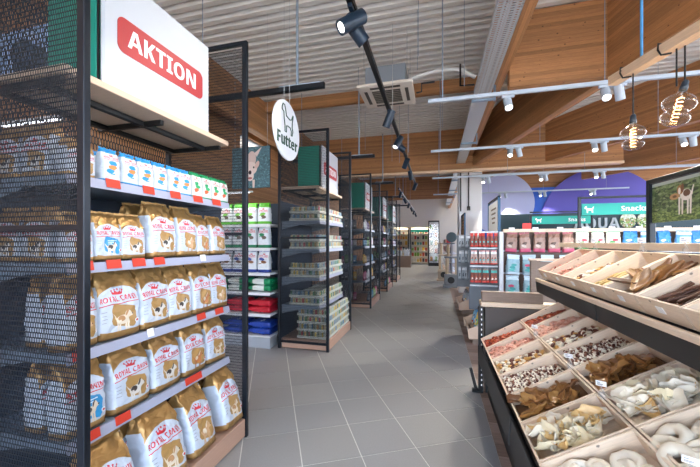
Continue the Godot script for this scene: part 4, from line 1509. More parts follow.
func build_bins() -> void:
	var o := thing("snack_stand", "black two-tier snack stand with light wooden trim along the right of the aisle", "stand", P(0.9, 0, 2.0))
	var ua := 3.44
	var ub := 0.55
	for k in 2:
		var a: float = [ua, 2.03][k]
		var b: float = [2.05, ub][k]
		partw(o, "fascia_panel", box(0.012, 0.165, a - b - 0.01, 0.002), M.charcoal, P(0.416, 0.405, (a + b) / 2), rz(-4))
		partw(o, "upper_fascia", box(0.012, 0.10, [ua, 2.235][k] - [2.245, ub][k] - 0.01, 0.002), M.charcoal, P(0.925, 1.078, ([ua, 2.235][k] + [2.245, ub][k]) / 2), rz(6))
	partw(o, "base_skirt", box(0.02, 0.33, ua - ub, 0.002), M.black, P(0.50, 0.165, (ua + ub) / 2))
	partw(o, "wooden_ledge", box(0.03, 0.03, ua - ub, 0.003), M.ply, P(0.925, 1.143, (ua + ub) / 2))
	partw(o, "side_panel", prism(PackedVector2Array([Vector2(0.47, 0.02), Vector2(1.34, 0.02), Vector2(1.34, 1.44), Vector2(1.27, 1.34), Vector2(0.94, 1.10), Vector2(1.16, 0.86), Vector2(0.47, 0.46)]), 0.015), M.black, P(0, 0, ua - 0.005))
	partw(o, "back_panel", box(0.02, 1.44, ua - ub, 0.0), hex("39424f", 0.6), P(1.35, 0.72, (ua + ub) / 2))
	partw(o, "inner_deck", box(0.74, 0.02, ua - ub, 0.0), M.blackmat, P(0.83, 0.645, (ua + ub) / 2), rz(TILT))
	partw(o, "inner_deck", box(0.36, 0.02, ua - ub, 0.0), M.blackmat, P(1.14, 1.215, (ua + ub) / 2), rz(TILT2))
	partw(o, "top_board", box(0.16, 0.046, ua - ub + 0.5, 0.003), M.ply, P(1.35, 1.471, (ua + ub) / 2 + 0.25))
	var up := partw(o, "slotted_upright", box(0.045, 0.86, 0.03, 0.003), M.black, P(0.43, 0.43, ua + 0.03))
	for k in 16:
		part(up, "slot", box(0.010, 0.018, 0.002, 0.0), M.card, Vector3(0.008, 0.40 - 0.05 * k, 0.0155))
	partw(o, "foot", box(0.10, 0.03, 0.05, 0.004), M.black, P(0.40, 0.016, ua + 0.03))
	partw(o, "foot", box(0.03, 0.22, 0.03, 0.004), M.black, P(0.365, 0.12, ua + 0.05), rz(14))
	# crates and what lies in them
	var red := [hex("a8462a"), hex("8a3522"), hex("c0603a"), hex("b5532f")]
	var pink := [hex("d8a08c"), hex("cf8f7c"), hex("e0b3a0")]
	var brown := [hex("6b3f31"), hex("7a4a36"), hex("e9dfca"), hex("efe6d4"), hex("d0a05a")]
	var two := []
	for k in 2:
		var cv := Canvas.new(32, 32, Color("efe7d6"))
		cv.rect(0, 0, 1, 0.40, [Color("5f352a"), Color("7a4a34")][k])
		two.append(printed(cv.tex(false), 0.5))
	var hide := [hex("85592f", 0.4), hex("946638", 0.4), hex("6f4829", 0.4), hex("a67a45", 0.4)]
	var raw := [hex("e6dcc4", 0.45), hex("e9e2d2", 0.45), hex("e4d6b4", 0.45), hex("d9b67c", 0.4), hex("e6ddca", 0.45)]
	var knot := [hex("e3dac8", 0.45), hex("e6dfd0", 0.45)]
	var chip := [lump(Vector3(0.014, 0.006, 0.018), 1, 0.5), lump(Vector3(0.011, 0.007, 0.02), 2, 0.5), lump(Vector3(0.016, 0.005, 0.013), 3, 0.6)]
	var rings := [ring_mesh(0.022, 0.010, 1), ring_mesh(0.019, 0.0105, 2)]
	var bone := [lump(Vector3(0.024, 0.010, 0.013), 6, 0.3), lump(Vector3(0.018, 0.011, 0.014), 7, 0.4), lump(Vector3(0.026, 0.008, 0.011), 8, 0.3)]
	var bite := [lump(Vector3(0.011, 0.015, 0.010), 9, 0.15, 1.2, 8, 6), lump(Vector3(0.010, 0.016, 0.011), 10, 0.15, 1.2, 8, 6)]
	var hides := []
	var ears := []
	for k in 4:
		hides.append(skin(0.175, 0.085, 20 + k, 0.95))
		ears.append(skin(0.16, 0.13, 30 + k, 1.4, 0.0035, 0.6))
	var fishes := [skin(0.25, 0.075, 41, 0.8, 0.008, 0.5), skin(0.21, 0.06, 42, 0.9, 0.01, 0.5)]
	var knots := [ring_mesh(0.031, 0.019, 5, 0.9), ring_mesh(0.033, 0.018, 6, 0.9)]
	var stick := []
	for k in 3:
		var path := []
		for i in 7:
			path.append(Vector3(0.026 * (i - 3.0), 0.004 * sin(i * 1.3 + k), 0.006 * sin(i * 0.9 + 2.0 * k)))
		stick.append(tube(path, 0.0065, 7))
	var yel := [hex("d8b878"), hex("e0c48a")]
	var dk := [hex("5a3a2c"), hex("6b4836"), hex("4b3026")]
	var names := ["red-brown meat chips", "pink meat rings", "brown and white bones", "small brown and white bites", "brown dried skins", "cream rawhide ears", "cream chew rings", "cream chew rings, nearest the camera"]
	var L := 0.398
	for row in 2:
		var rn: String = ["front", "rear"][row]
		for k in 8:
			var x0 := 0.003 + row * 0.404
			var w: float = cuts[k] - cuts[k + 1] - 0.03
			var c := crate(TILT, low_o, x0, L, cuts[k], cuts[k + 1], "light wooden crate of %s, %s row of the lower tier" % [names[k], rn], M.ply)
			var g: String = "%s in the lower %s crate" % [names[k], rn]
			var sd := 500 + row * 50 + k
			match k:
				0:
					heap(c, L, w + 0.02, red[1], 0.055, sd, "bed of red-brown meat chips in the lower %s crate" % rn)
					scatter(c, L, w, 84, chip, red, 0.058, 0.92, "meat_chip", "small red-brown dried meat chip in the farthest lower %s crate" % rn, g, sd)
				1:
					heap(c, L, w + 0.02, pink[1], 0.045, sd, "bed of pink meat rings in the lower %s crate" % rn)
					scatter(c, L, w, 44, rings, pink, 0.06, 0.9, "meat_ring", "pink dried meat ring in the second lower %s crate from the far end" % rn, g, sd, 0.5, 0.008)
				2:
					heap(c, L, w + 0.02, hex("c9ae86"), 0.048, sd, "bed of brown and white bones in the lower %s crate" % rn)
					scatter(c, L, w, 76, bone, brown, 0.055, 0.95, "bone_treat", "small brown, white or yellow bone treat in the third lower %s crate" % rn, g, sd, 0.5, 0.007)
				3:
					heap(c, L, w + 0.02, hex("b39a84"), 0.06, sd, "bed of small brown and white bites in the lower %s crate" % rn)
					scatter(c, L, w, 150, bite, two, 0.066, 1.0, "bite_treat", "small half brown half white bite in the fourth lower %s crate" % rn, g, sd, 1.6, 0.008)
				4:
					heap(c, L, w + 0.02, hide[2], 0.03, sd, "dark bed of dried skin scraps in the lower %s crate" % rn)
					scatter(c, L, w - 0.09, 16, hides, hide, 0.06, 0.95, "dried_skin", "curled brown dried skin in the lower %s crate" % rn, g, sd, 0.35, 0.012, 0.075)
				5:
					scatter(c, L, w - 0.10, 22, ears, raw, 0.06, 1.0, "rawhide_ear", "curled cream rawhide ear in the lower %s crate" % rn, g, sd, 0.4, 0.014, 0.075)
				_:
					scatter(c, L, w - 0.04, 14, knots, knot, 0.045, 0.9, "chew_ring", "cream chew ring, %s lower %s crate" % [["second nearest", "nearest"][k - 6], rn], g, sd, 0.35, 0.018)
	var names2 := ["red meat chips", "pink meat pieces", "brown and white bones", "yellow chew sticks", "dried fish and roots", "dark chew sticks", "pale chews", "dark chews, nearest the camera"]
	var L2 := 0.395
	for k in 8:
		var w: float = cuts[k] - cuts[k + 1] - 0.03
		var c := crate(TILT2, high_o, 0.003, L2, cuts[k], cuts[k + 1], "light wooden crate of %s on the upper tier" % names2[k], M.ply)
		var g: String = "%s in the upper crate" % names2[k]
		var sd := 700 + k
		part(c, "tag", box(0.002, 0.032, 0.048, 0.0), M.card, Vector3(-0.0015, -0.045, 0))
		match k:
			0:
				heap(c, L2, w + 0.02, red[2], 0.03, sd, "bed of red meat chips in the upper crate")
				scatter(c, L2, w, 34, chip, red, 0.04, 0.7, "meat_chip", "small red-brown dried meat chip in the farthest upper crate", g, sd)
			1:
				heap(c, L2, w + 0.02, pink[1], 0.05, sd, "bed of pink meat pieces in the upper crate")
				scatter(c, L2, w, 60, chip, pink, 0.058, 0.95, "meat_piece", "small pink meat piece in the second upper crate from the far end", g, sd)
			2:
				heap(c, L2, w + 0.02, brown[3], 0.035, sd, "bed of bones in the upper crate")
				scatter(c, L2, w, 44, bone, brown, 0.045, 0.95, "bone_treat", "small brown, white or yellow bone treat in the third upper crate", g, sd, 0.5, 0.007)
			3:
				for i in 22:
					rng.seed = sd * 10 + i
					single("chew_stick", "straight yellow chew stick in the upper crate", "dog treat", stick[i % 3], yel[i & 1], c.transform * Vector3(0.12 + rng.randf() * 0.05, -0.08 + 0.014 * (i / 8), -0.12 + 0.03 * (i % 8) + 0.01 * rng.randf()), g, c.transform.basis * Basis(Vector3.UP, rng.randf_range(-0.15, 0.15)))
			4:
				heap(c, L2, w + 0.02, hide[1], 0.03, sd, "bed of dried fish scraps in the upper crate")
				scatter(c, L2, w - 0.1, 14, fishes, hide + [hex("6f5443"), hex("8a6a50")], 0.07, 0.9, "dried_fish", "long brown dried fish in the upper crate", g, sd, 0.25, 0.02, 0.09)
			5, 7:
				for i in 26:
					rng.seed = sd * 10 + i
					single("chew_stick", "dark brown chew stick in the %s upper crate" % ["third nearest", "nearest"][int(k == 7)], "dog treat", stick[i % 3], dk[i % 3], c.transform * Vector3(0.11 + rng.randf() * 0.05, -0.08 + 0.013 * (i / 8), -0.11 + 0.028 * (i % 8)), g, c.transform.basis * Basis(Vector3.UP, rng.randf_range(-0.5, 0.5)))
			6:
				scatter(c, L2, w - 0.05, 10, knots, knot, 0.04, 0.9, "chew_ring", "cream knotted chew ring in the upper crate", g, sd, 0.35, 0.018)
	# clear price holders with cards
	var spots := [[2.87, 0], [2.19, 0], [1.80, 0], [1.24, 0], [3.38, 1], [3.09, 1], [2.46, 1], [2.09, 1], [1.55, 1]]
	var n := [0, 0]
	for e in spots:
		var upper: bool = e[1] == 1
		var pos := P(0.767, 0.762, e[0]) if not upper else P(1.265, 1.445, e[0])
		var h := thing("price_holder", "clear price holder with white card, %s from far end, %s" % [NTH[n[e[1]]], "upper tier" if upper else "lower tier"], "price tag", pos)
		n[e[1]] += 1
		part(h, "clip", box(0.03, 0.03, 0.025, 0.003), M.acrylic, Vector3(0, 0.008, 0))
		part(h, "arm", box(0.006, 0.06, 0.014, 0.001), M.acrylic, Vector3(-0.006, 0.045, 0), rz(20))
		var sc := 0.62 if not upper else 0.6
		var cv := Canvas.new(64, 48, Color("f4f5f7"))
		cv.rect(0.1, 0.12, 0.3, 0.2, Color("9aa4ad"))
		cv.rect(0.1, 0.5, 0.6, 0.1, Color("5a636b"))
		cv.rect(0.1, 0.68, 0.5, 0.1, Color("7a838b"))
		var cd := part(h, "card_back", box(0.003, 0.05 * sc, 0.066 * sc, 0.0), M.card, Vector3(-0.012, 0.068, 0.01), ry(62) * rz(28))
		if not M.has("card_print"):
			M.card_print = printed(cv.tex(false), 0.4)
		part(cd, "card_print", pic(0.062 * sc, 0.046 * sc), M.card_print, Vector3(-0.0022, 0, 0), ry(-90))
	# low wooden display table and boxes behind the end of the stand
	var t := thing("end_unit", "low dark end unit with pale wooden ledge behind the snack stand", "shelving", P(0.83, 0, 3.59))
	part(t, "top_board", box(0.84, 0.045, 0.16, 0.004), M.ply, Vector3(0.03, 0.87, 0))
	part(t, "end_panel", box(0.76, 0.82, 0.02, 0.002), hex("4a4543", 0.45), Vector3(0.03, 0.43, 0.06))
	part(t, "end_panel", box(0.76, 0.82, 0.02, 0.002), M.charcoal, Vector3(0.03, 0.43, -0.06))
	part(t, "side_panel", box(0.02, 0.82, 0.11, 0.002), M.charcoal, Vector3(-0.34, 0.43, 0))
	single("wooden_board", "brown wooden board standing on edge on the pale wooden ledge", "board", box(0.56, 0.105, 0.06, 0.003), M.greywood, P(0.73, 0.946, 3.565))
	var pn := thing("wooden_screen", "upright light wooden panel beside the hanging dog toys", "panel", P(1.31, 0, 4.6))
	part(pn, "upright", box(0.07, 1.27, 0.05, 0.004), M.greywood, Vector3(-0.125, 0.635, 0.05))
	part(pn, "board", box(0.28, 1.25, 0.03, 0.003), M.greywood, Vector3(0.05, 0.625, 0))
	part(pn, "top_rail", box(0.38, 0.03, 0.06, 0.003), M.maple, Vector3(0.02, 1.275, 0.02))
	# framed dog picture standing on the top board
	var cv := Canvas.new(768, 320, Color("52663f"))
	rng.seed = 44
	speckle(cv, 900, [Color("42553a"), Color("5f7547"), Color("36462f"), Color("74895a"), Color("8c9c74")], 0.035, 0, 0, 1, 0.75)
	speckle(cv, 300, [Color("869a5c"), Color("98aa6c"), Color("788c50")], 0.02, 0, 0.74, 1, 1)
	cv.rect(0.0, 0.0, 1.0, 0.08, Color("bcc7c0"))
	cv.oval(0.510, 0.42, 0.075, 0.13, Color("efe9e2"))
	cv.oval(0.520, 0.38, 0.045, 0.08, Color("6a4a36"))
	cv.oval(0.435, 0.28, 0.045, 0.11, Color("a07348"))
	cv.oval(0.425, 0.31, 0.018, 0.08, Color("f0e8e0"))
	cv.oval(0.465, 0.25, 0.02, 0.10, Color("7a4f34"))
	cv.oval(0.360, 0.42, 0.07, 0.075, Color("b98d62"))
	cv.oval(0.360, 0.42, 0.03, 0.03, Color("6b4a30"))
	for k in 4:
		var lx: float = [0.425, 0.465, 0.535, 0.57][k]
		cv.poly([Vector2(lx - 0.014, 0.45), Vector2(lx + 0.014, 0.45), Vector2(lx + 0.008, 0.86), Vector2(lx - 0.012, 0.86)], Color("ece4dc"))
	cv.poly([Vector2(0.57, 0.4), Vector2(0.60, 0.22), Vector2(0.61, 0.23), Vector2(0.59, 0.45)], Color("efe9e2"))
	var fr := thing("picture_frame", "dark framed picture of a brown and white dog on grass, above the upper crates", "picture", P(1.37, 1.494, 2.27))
	part(fr, "post", box(0.035, 0.41, 0.04, 0.003), M.frame, Vector3(0, 0.205, -0.31))
	part(fr, "post", box(0.035, 0.41, 0.04, 0.003), M.frame, Vector3(0, 0.205, 0.31))
	part(fr, "top_bar", box(0.035, 0.03, 0.66, 0.003), M.black, Vector3(0, 0.40, 0))
	part(fr, "backing", box(0.012, 0.25, 0.6, 0.001), M.frame, Vector3(0.004, 0.255, 0))
	part(fr, "picture", pic(0.6, 0.25), printed(cv.tex(), 0.5), Vector3(-0.003, 0.255, 0), ry(-90))


# ------------------------------------------------------------------ right hall: hooks, crates, signs
func hang_pack(n: String, label: String, cat: String, w: float, h: float, t: float, sd: int, m: Material) -> Node3D:
	var o := thing(n, label, cat, Vector3.ZERO)
	part(o, "pouch", pouch(w, h, t, sd, 1.6), m)
	part(o, "header_card", box(w * 0.9, h * 0.12, 0.003, 0.0), m, Vector3(0, h * 1.03, 0))
	part(o, "hook", rod(0.12, 0.0025, 5), M.steel, Vector3(0, h * 1.06, 0.02), rx(-90))
	return o

func fill_hooks(n: String, what: String, cat: String, w: float, h: float, t: float, ms: Array, xs: float, dx: float, count: int, y: float, u: float, sd: int) -> void:
	var protos := []
	for m in ms:
		protos.append(null)
	for k in count:
		var id := (k * 3 + sd) % ms.size()
		var b := ry(11.0 * sin(k * 2.3 + sd)) * rz(3.5 * sin(k * 3.7 + sd * 1.3))
		var p := P(xs + dx * k, y, u - 0.05 - 0.02 * (k & 1))
		var lab := "%s, %s from left" % [what, NTH[k] if k < 14 else "number %d" % (k + 1)]
		if protos[id] == null:
			protos[id] = hang_pack(n, lab, cat, w, h, t, sd + id, ms[id])
			protos[id].transform = Transform3D(b, p)
		else:
			copy(protos[id], p, lab, "", b)

func build_right_side() -> void:
	# gondola end facing the camera with sausage packs, white post, then the toy wall
	var o := thing("hook_gondola", "end of the right aisle gondola with hooks, white post and grey sides", "shelving", P(0.75, 0, 7.2))
	partw(o, "end_panel", box(0.44, 1.15, 0.03, 0.002), hex("5a6068", 0.5), P(0.74, 0.98, 5.62))
	partw(o, "core", box(0.06, 1.5, 3.4, 0.0), hex("5a6068", 0.5), P(0.85, 0.8, 7.3))
	partw(o, "plinth", box(0.2, 0.4, 3.4, 0.004), M.maple, P(0.86, 0.2, 7.3))
	partw(o, "white_post", box(0.06, 1.66, 0.06, 0.004), M.white, P(0.98, 0.83, 5.5))
	for y in [1.66, 1.40, 1.11, 0.8]:
		partw(o, "hook_bar", box(0.42, 0.025, 0.02, 0.002), M.steel, P(0.74, y, 5.59))
	var red := Color("c9382f")
	var saus := [band_print(red, red, [Color("8a3b28"), Color("4fb3ad"), Color("8a3b28")], Color("7f3a2c"), 0.16, 0.14, 201, false), band_print(Color("e6e9ec"), red, [Color("7c3a2c"), Color("3fa8a8")], Color("b59a92"), 0.2, 0.1, 202, false), band_print(Color("4fb3ad"), red, [Color("a5543a"), Color("e8d9c9")], Color("7d3a2a"), 0.22, 0.16, 203, false)]
	for r in 3:
		fill_hooks("sausage_pack", "slim red dog sausage pack on the %s hooks of the gondola end" % ["top", "middle", "bottom"][r], "dog treat", 0.055, 0.20, 0.035, saus, 0.555, 0.058, 7, [1.425, 1.15, 0.86][r], 5.55, 210 + r)
	var grey := [band_print(Color("c9ced6"), Color("8a929c"), [Color("3b4654"), Color("5f6b78")], Color("aeb6c0"), 0.2, 0.1, 220, false), band_print(Color("dfe3e8"), Color("5f6670"), [Color("4a5563"), Color("2d3642")], Color("99a3ae"), 0.2, 0.1, 221, false)]
	for r in 3:
		fill_hooks("brush_pack", "grey grooming brush pack on the %s hooks beside the aisle" % ["top", "middle", "bottom"][r], "brush", 0.05, 0.21, 0.03, grey, 0.42, 0.055, 5, [1.40, 1.12, 0.82][r], 6.3, 230 + r)
	partw(o, "end_panel", box(0.34, 0.95, 0.02, 0.002), hex("6a7078", 0.5), P(0.54, 1.15, 6.33))
	# toy wall
	var t := thing("toy_wall", "hook wall with pink toy packs and blue treat bags behind the snack stand", "shelving", P(3.4, 0, 5.7))
	partw(t, "back_panel", box(5.0, 1.66, 0.03, 0.0), hex("6c5a52", 0.6), P(3.52, 0.85, 5.62))
	partw(t, "top_rail", box(5.0, 0.05, 0.06, 0.004), M.ply, P(3.52, 1.675, 5.54))
	for y in [1.36, 1.01, 0.70]:
		partw(t, "hook_bar", box(5.0, 0.025, 0.02, 0.002), M.steel, P(3.52, y, 5.595))
	partw(t, "plinth", box(5.0, 0.14, 0.5, 0.004), M.maple, P(3.52, 0.07, 5.4))
	for k in 14:
		var tg := partw(t, "price_tag", box(0.08, 0.045, 0.004, 0.0), M.card, P(1.13 + 0.33 * k, 1.70, 5.49))
	var pinkp := [band_print(Color("2f9a8f"), Color("d4477c"), [Color("d9568a"), Color("b9a9a0")], Color("c2a49a"), 0.14, 0.24, 240, false), band_print(Color("8f6a58"), Color("b9486a"), [Color("5f4a42"), Color("cfc0b6")], Color("a08478"), 0.2, 0.2, 241, false), band_print(Color("6a5a9a"), Color("3f4f9f"), [Color("7f86c9"), Color("e0e0ee")], Color("c3c0dc"), 0.16, 0.2, 242, false)]
	fill_hooks("toy_pack", "pink dog chew pack on the top hooks", "toy pack", 0.165, 0.28, 0.06, pinkp, 1.12, 0.195, 5, 1.345, 5.55, 250)
	var aqua := [band_print(Color("c7dbe6"), Color("b9cdd9"), [Color("3f9f9c"), Color("2f8f90"), Color("4aa9a5")], Color("8fb0bd"), 0.16, 0.12, 243, false), band_print(Color("c7dbe6"), Color("9fb6c4"), [Color("c94a6a"), Color("2f8f90"), Color("4aa9a5")], Color("86a8b5"), 0.16, 0.12, 244, false)]
	for r in 2:
		fill_hooks("toy_pack", "clear pack with a teal dog toy on the %s hooks" % ["middle", "bottom"][r], "toy pack", 0.2, 0.28, 0.08, aqua, 1.14, 0.24, 4, [1.0, 0.68][r], 5.55, 260 + r)
	var white := [band_print(Color("f0efe6"), Color("3a9a55"), [Color("c9485a"), Color("3a9a55")], Color("ecebe2"), 0.14, 0.12, 245, false)]
	fill_hooks("treat_bag", "white and green treat bag above the snack crates", "dog treat", 0.18, 0.24, 0.06, white, 2.07, 0.2, 3, 1.40, 5.55, 270)
	var bluep := [band_print(Color("2f86cf"), Color("1f5fae"), [Color("d9e6f2"), Color("2a6fbf")], Color("3f8fd6"), 0.16, 0.16, 246, false), band_print(Color("dce8f2"), Color("2a74c4"), [Color("2f86cf"), Color("c98a4a")], Color("5fa3dd"), 0.18, 0.2, 247, false)]
	fill_hooks("treat_bag", "blue treat bag above the snack crates", "dog treat", 0.18, 0.24, 0.06, bluep, 2.67, 0.2, 7, 1.40, 5.55, 280)
	var brownp := [band_print(Color("8a6242"), Color("6b4630"), [Color("d9c2a5"), Color("efe6d8")], Color("c7a27c"), 0.14, 0.14, 248, false), band_print(Color("e3e6e8"), Color("b98a5a"), [Color("8a6242"), Color("b9483a")], Color("d5d2cc"), 0.14, 0.14, 249, false)]
	fill_hooks("treat_bag", "brown and white treat bag behind the framed dog picture", "dog treat", 0.18, 0.24, 0.06, brownp, 4.07, 0.2, 6, 1.40, 5.55, 290)
	# floor crates along the aisle
	for k in 2:
		var u: float = [5.42, 7.5][k]
		var c := thing("floor_crate", ["slanted wooden floor crate with colourful toys, nearest along the wooden strip", "second slanted wooden floor crate with grey packs along the wooden strip"][k], "crate", P(0.68, 0, u))
		part(c, "base", box(0.36, 0.12, 0.7, 0.004), M.greywood, Vector3(0.02, 0.055, 0))
		part(c, "floor_board", box(0.40, 0.014, 0.76, 0.002), M.maple, Vector3(0, 0.15, 0), rz(18))
		part(c, "front_board", box(0.014, 0.16, 0.78, 0.003), M.maple, Vector3(-0.2, 0.16, 0), rz(18))
		for s in [-1.0, 1.0]:
			part(c, "side_board", prism(PackedVector2Array([Vector2(-0.215, 0.08), Vector2(0.2, 0.12), Vector2(0.2, 0.42), Vector2(-0.235, 0.22)]), 0.014), M.maple, Vector3(0, 0, s * 0.385))
		for j in 6:
			part(c, "price_tag", box(0.003, 0.05, 0.06, 0.0), M.card, Vector3(-0.209, 0.16, -0.32 + 0.128 * j), rz(18))
	var toyc := [Color("7fb535"), Color("e0b63a"), Color("3f8fd0"), Color("5fb3e0"), Color("8a5a3a"), Color("d0552f")]
	for k in 2:
		var ms := []
		for q in 6:
			ms.append(band_print(toyc[q] if k == 0 else Color("8f98a3"), toyc[(q + 2) % 6] if k == 0 else Color("4a525c"), [toyc[(q + 1) % 6], Color("e8e8e8")], toyc[q].lightened(0.3) if k == 0 else Color("aeb5be"), 0.2, 0.15, 300 + q + 10 * k, false))
		for q in 8:
			var u: float = [5.42, 7.5][k] - 0.29 + 0.165 * (q % 4)
			var b := hang_pack("toy_pack", "%s toy pack standing in the %s floor crate, %s of eight" % [["colourful", "grey"][k], ["nearest", "second"][k], NTH[q]], "toy pack", 0.10, 0.24, 0.05, 310 + q, ms[q % 6])
			b.transform = Transform3D(ry(-60) * rx(-14), P(0.60 + 0.13 * (q / 4), 0.19 + 0.05 * (q / 4), u))
	# cat trees
	for k in 2:
		var u: float = [11.4, 13.2][k]
		var x: float = [0.5, 0.3][k]
		var c := thing("cat_tree", ["grey cat tree with sisal posts and a cube hideout beside the aisle", "second beige cat tree with platforms, farther down the aisle"][k], "cat tree", P(x, 0, u))
		var plush: Material = [hex("7f868e", 0.95), hex("b9aa98", 0.95)][k]
		var sisal := hex("cbb79a", 0.9)
		part(c, "base", box(0.55, 0.06, 0.5, 0.012), plush, Vector3(0, 0.03, 0))
		var cube := part(c, "cube_house", box(0.42, 0.36, 0.4, 0.02), plush, Vector3(-0.02, 0.24, 0))
		part(cube, "entrance", prism(disc(0.11, 24), 0.008), M.black, Vector3(0, 0, 0.201))
		for s in [-1.0, 1.0]:
			part(c, "sisal_post", rod(0.55, 0.045, 14), sisal, Vector3(s * 0.15, 0.42, 0.05 * s))
		part(c, "platform", box(0.5, 0.05, 0.42, 0.012), plush, Vector3(0.02, 0.99, 0))
		part(c, "sisal_post", rod(0.42, 0.045, 14), sisal, Vector3(-0.1, 1.01, 0))
		part(c, "platform", box(0.36, 0.05, 0.34, 0.012), plush, Vector3(-0.08, 1.45, 0))
		if k == 0:
			part(c, "round_pad", prism(disc(0.17, 28), 0.05), hex("5f7078", 0.95), Vector3(0.0, 1.66, 0))
	for k in 5:
		var s := thing("aisle_rack", "small rack of coloured packs on the right of the aisle, %s behind the cat trees" % NTH[k], "rack", P(0.62, 0, 14.3 + 1.5 * k))
		part(s, "base", box(0.5, 0.12, 0.9, 0.004), M.maple, Vector3(0, 0.06, 0))
		part(s, "core", box(0.06, 1.5, 0.9, 0.002), M.grey, Vector3(0, 0.8, 0))
		for q in 4:
			part(s, "shelf", box(0.4, 0.02, 0.9, 0.002), M.white, Vector3(0, 0.3 + 0.36 * q, 0))
			for i in 4:
				rng.seed = 4000 + k * 40 + q * 5 + i
				part(s, "pack", box(0.14, 0.24, 0.16, 0.01), [hex("c03a44"), hex("d9d6d0"), hex("3b4a5a"), hex("c9a15a"), hex("5f8f9a")][rng.randi() % 5] if q > 1 else M.steel, Vector3(-0.12, 0.435 + 0.36 * q, -0.33 + 0.22 * i))
	# framed header signs above the gondola end
	for k in 2:
		var u: float = [6.3, 9.4][k]
		var s := thing("header_sign", ["white framed header sign with dark print above the sausage packs", "small orange and white header sign before the column"][k], "sign", P([1.0, 0.72][k], 1.66, u))
		part(s, "panel", box(0.02, 0.52, 1.0, 0.003), hex("f0f2f4") if k == 0 else hex("e3b68a"), Vector3(0, 0.28, 0))
		for j in 2:
			part(s, "post", box(0.04, 0.60, 0.04, 0.003), hex("2f5f86", 0.5), Vector3(0, 0.30, -0.52 + 1.04 * j))
		part(s, "top_bar", box(0.04, 0.03, 1.08, 0.003), M.black, Vector3(0, 0.585, 0))
		for j in 4:
			part(s, "print_line", box(0.002, 0.03, 0.5 - 0.08 * j, 0.0), hex("7a6a62"), Vector3(-0.0115, 0.42 - 0.08 * j, 0.05))
	# teal department signs
	for k in 2:
		var x: float = [2.555, 2.62][k]
		var u: float = [5.64, 8.0][k]
		var y: float = [1.99, 1.98][k]
		var w: float = [0.86, 1.12][k]
		var s := thing("department_sign", ["teal Snacks sign with a white dog, the nearer one above the toy wall", "teal Snacks sign with a white dog, the farther one before the AQUA band"][k], "sign", P(x, y, u))
		part(s, "board", box(w, 0.17, 0.025, 0.003), M.tealsign)
		part(s, "lettering", lettering("Snacks", 0.072, 0.004, bold), M.card, Vector3(w * 0.27, 0, 0.014))
		part(s, "dog_icon", prism(dog_shape(0.07), 0.004), M.card, Vector3(-w * 0.39, -0.005, 0.014))
		for j in 2:
			part(s, "post", box(0.035, y - 1.68 + 0.16 + 1.6 * k, 0.035, 0.002), M.frame, Vector3((w / 2 + 0.03) * (2 * j - 1), -(y - 1.68 + 1.6 * k) / 2 + 0.08 - 0.04 * k, 0))
		part(s, "top_bar", box(w + 0.095, 0.03, 0.035, 0.002), M.frame, Vector3(0, 0.175, 0))
	single("sale_sign", "small red and white sale sign left of the teal signs", "sign", sale_panel(), hex("d83c3c"), P(1.93, 1.76, 7.9))

# a small panel on a stake
func sale_panel() -> ArrayMesh:
	var st := begin()
	put_box(st, Vector3(0, 0.07, 0), Vector3(0.17, 0.16, 0.01), 0.002)
	put_box(st, Vector3(0, -0.88, -0.006), Vector3(0.02, 1.76, 0.01), 0.001)
	return finish(st)

func dog_shape(s: float) -> PackedVector2Array:
	var o := PackedVector2Array()
	for p in [Vector2(-0.9, 0.35), Vector2(-0.75, 0.7), Vector2(-0.5, 0.75), Vector2(-0.4, 0.3), Vector2(0.5, 0.25), Vector2(0.8, 0.65), Vector2(0.9, 0.6), Vector2(0.7, 0.05), Vector2(0.75, -0.7), Vector2(0.5, -0.7), Vector2(0.4, -0.2), Vector2(-0.2, -0.2), Vector2(-0.2, -0.7), Vector2(-0.45, -0.7), Vector2(-0.5, 0.1), Vector2(-0.85, 0.15)]:
		o.append(p * s)
	return o

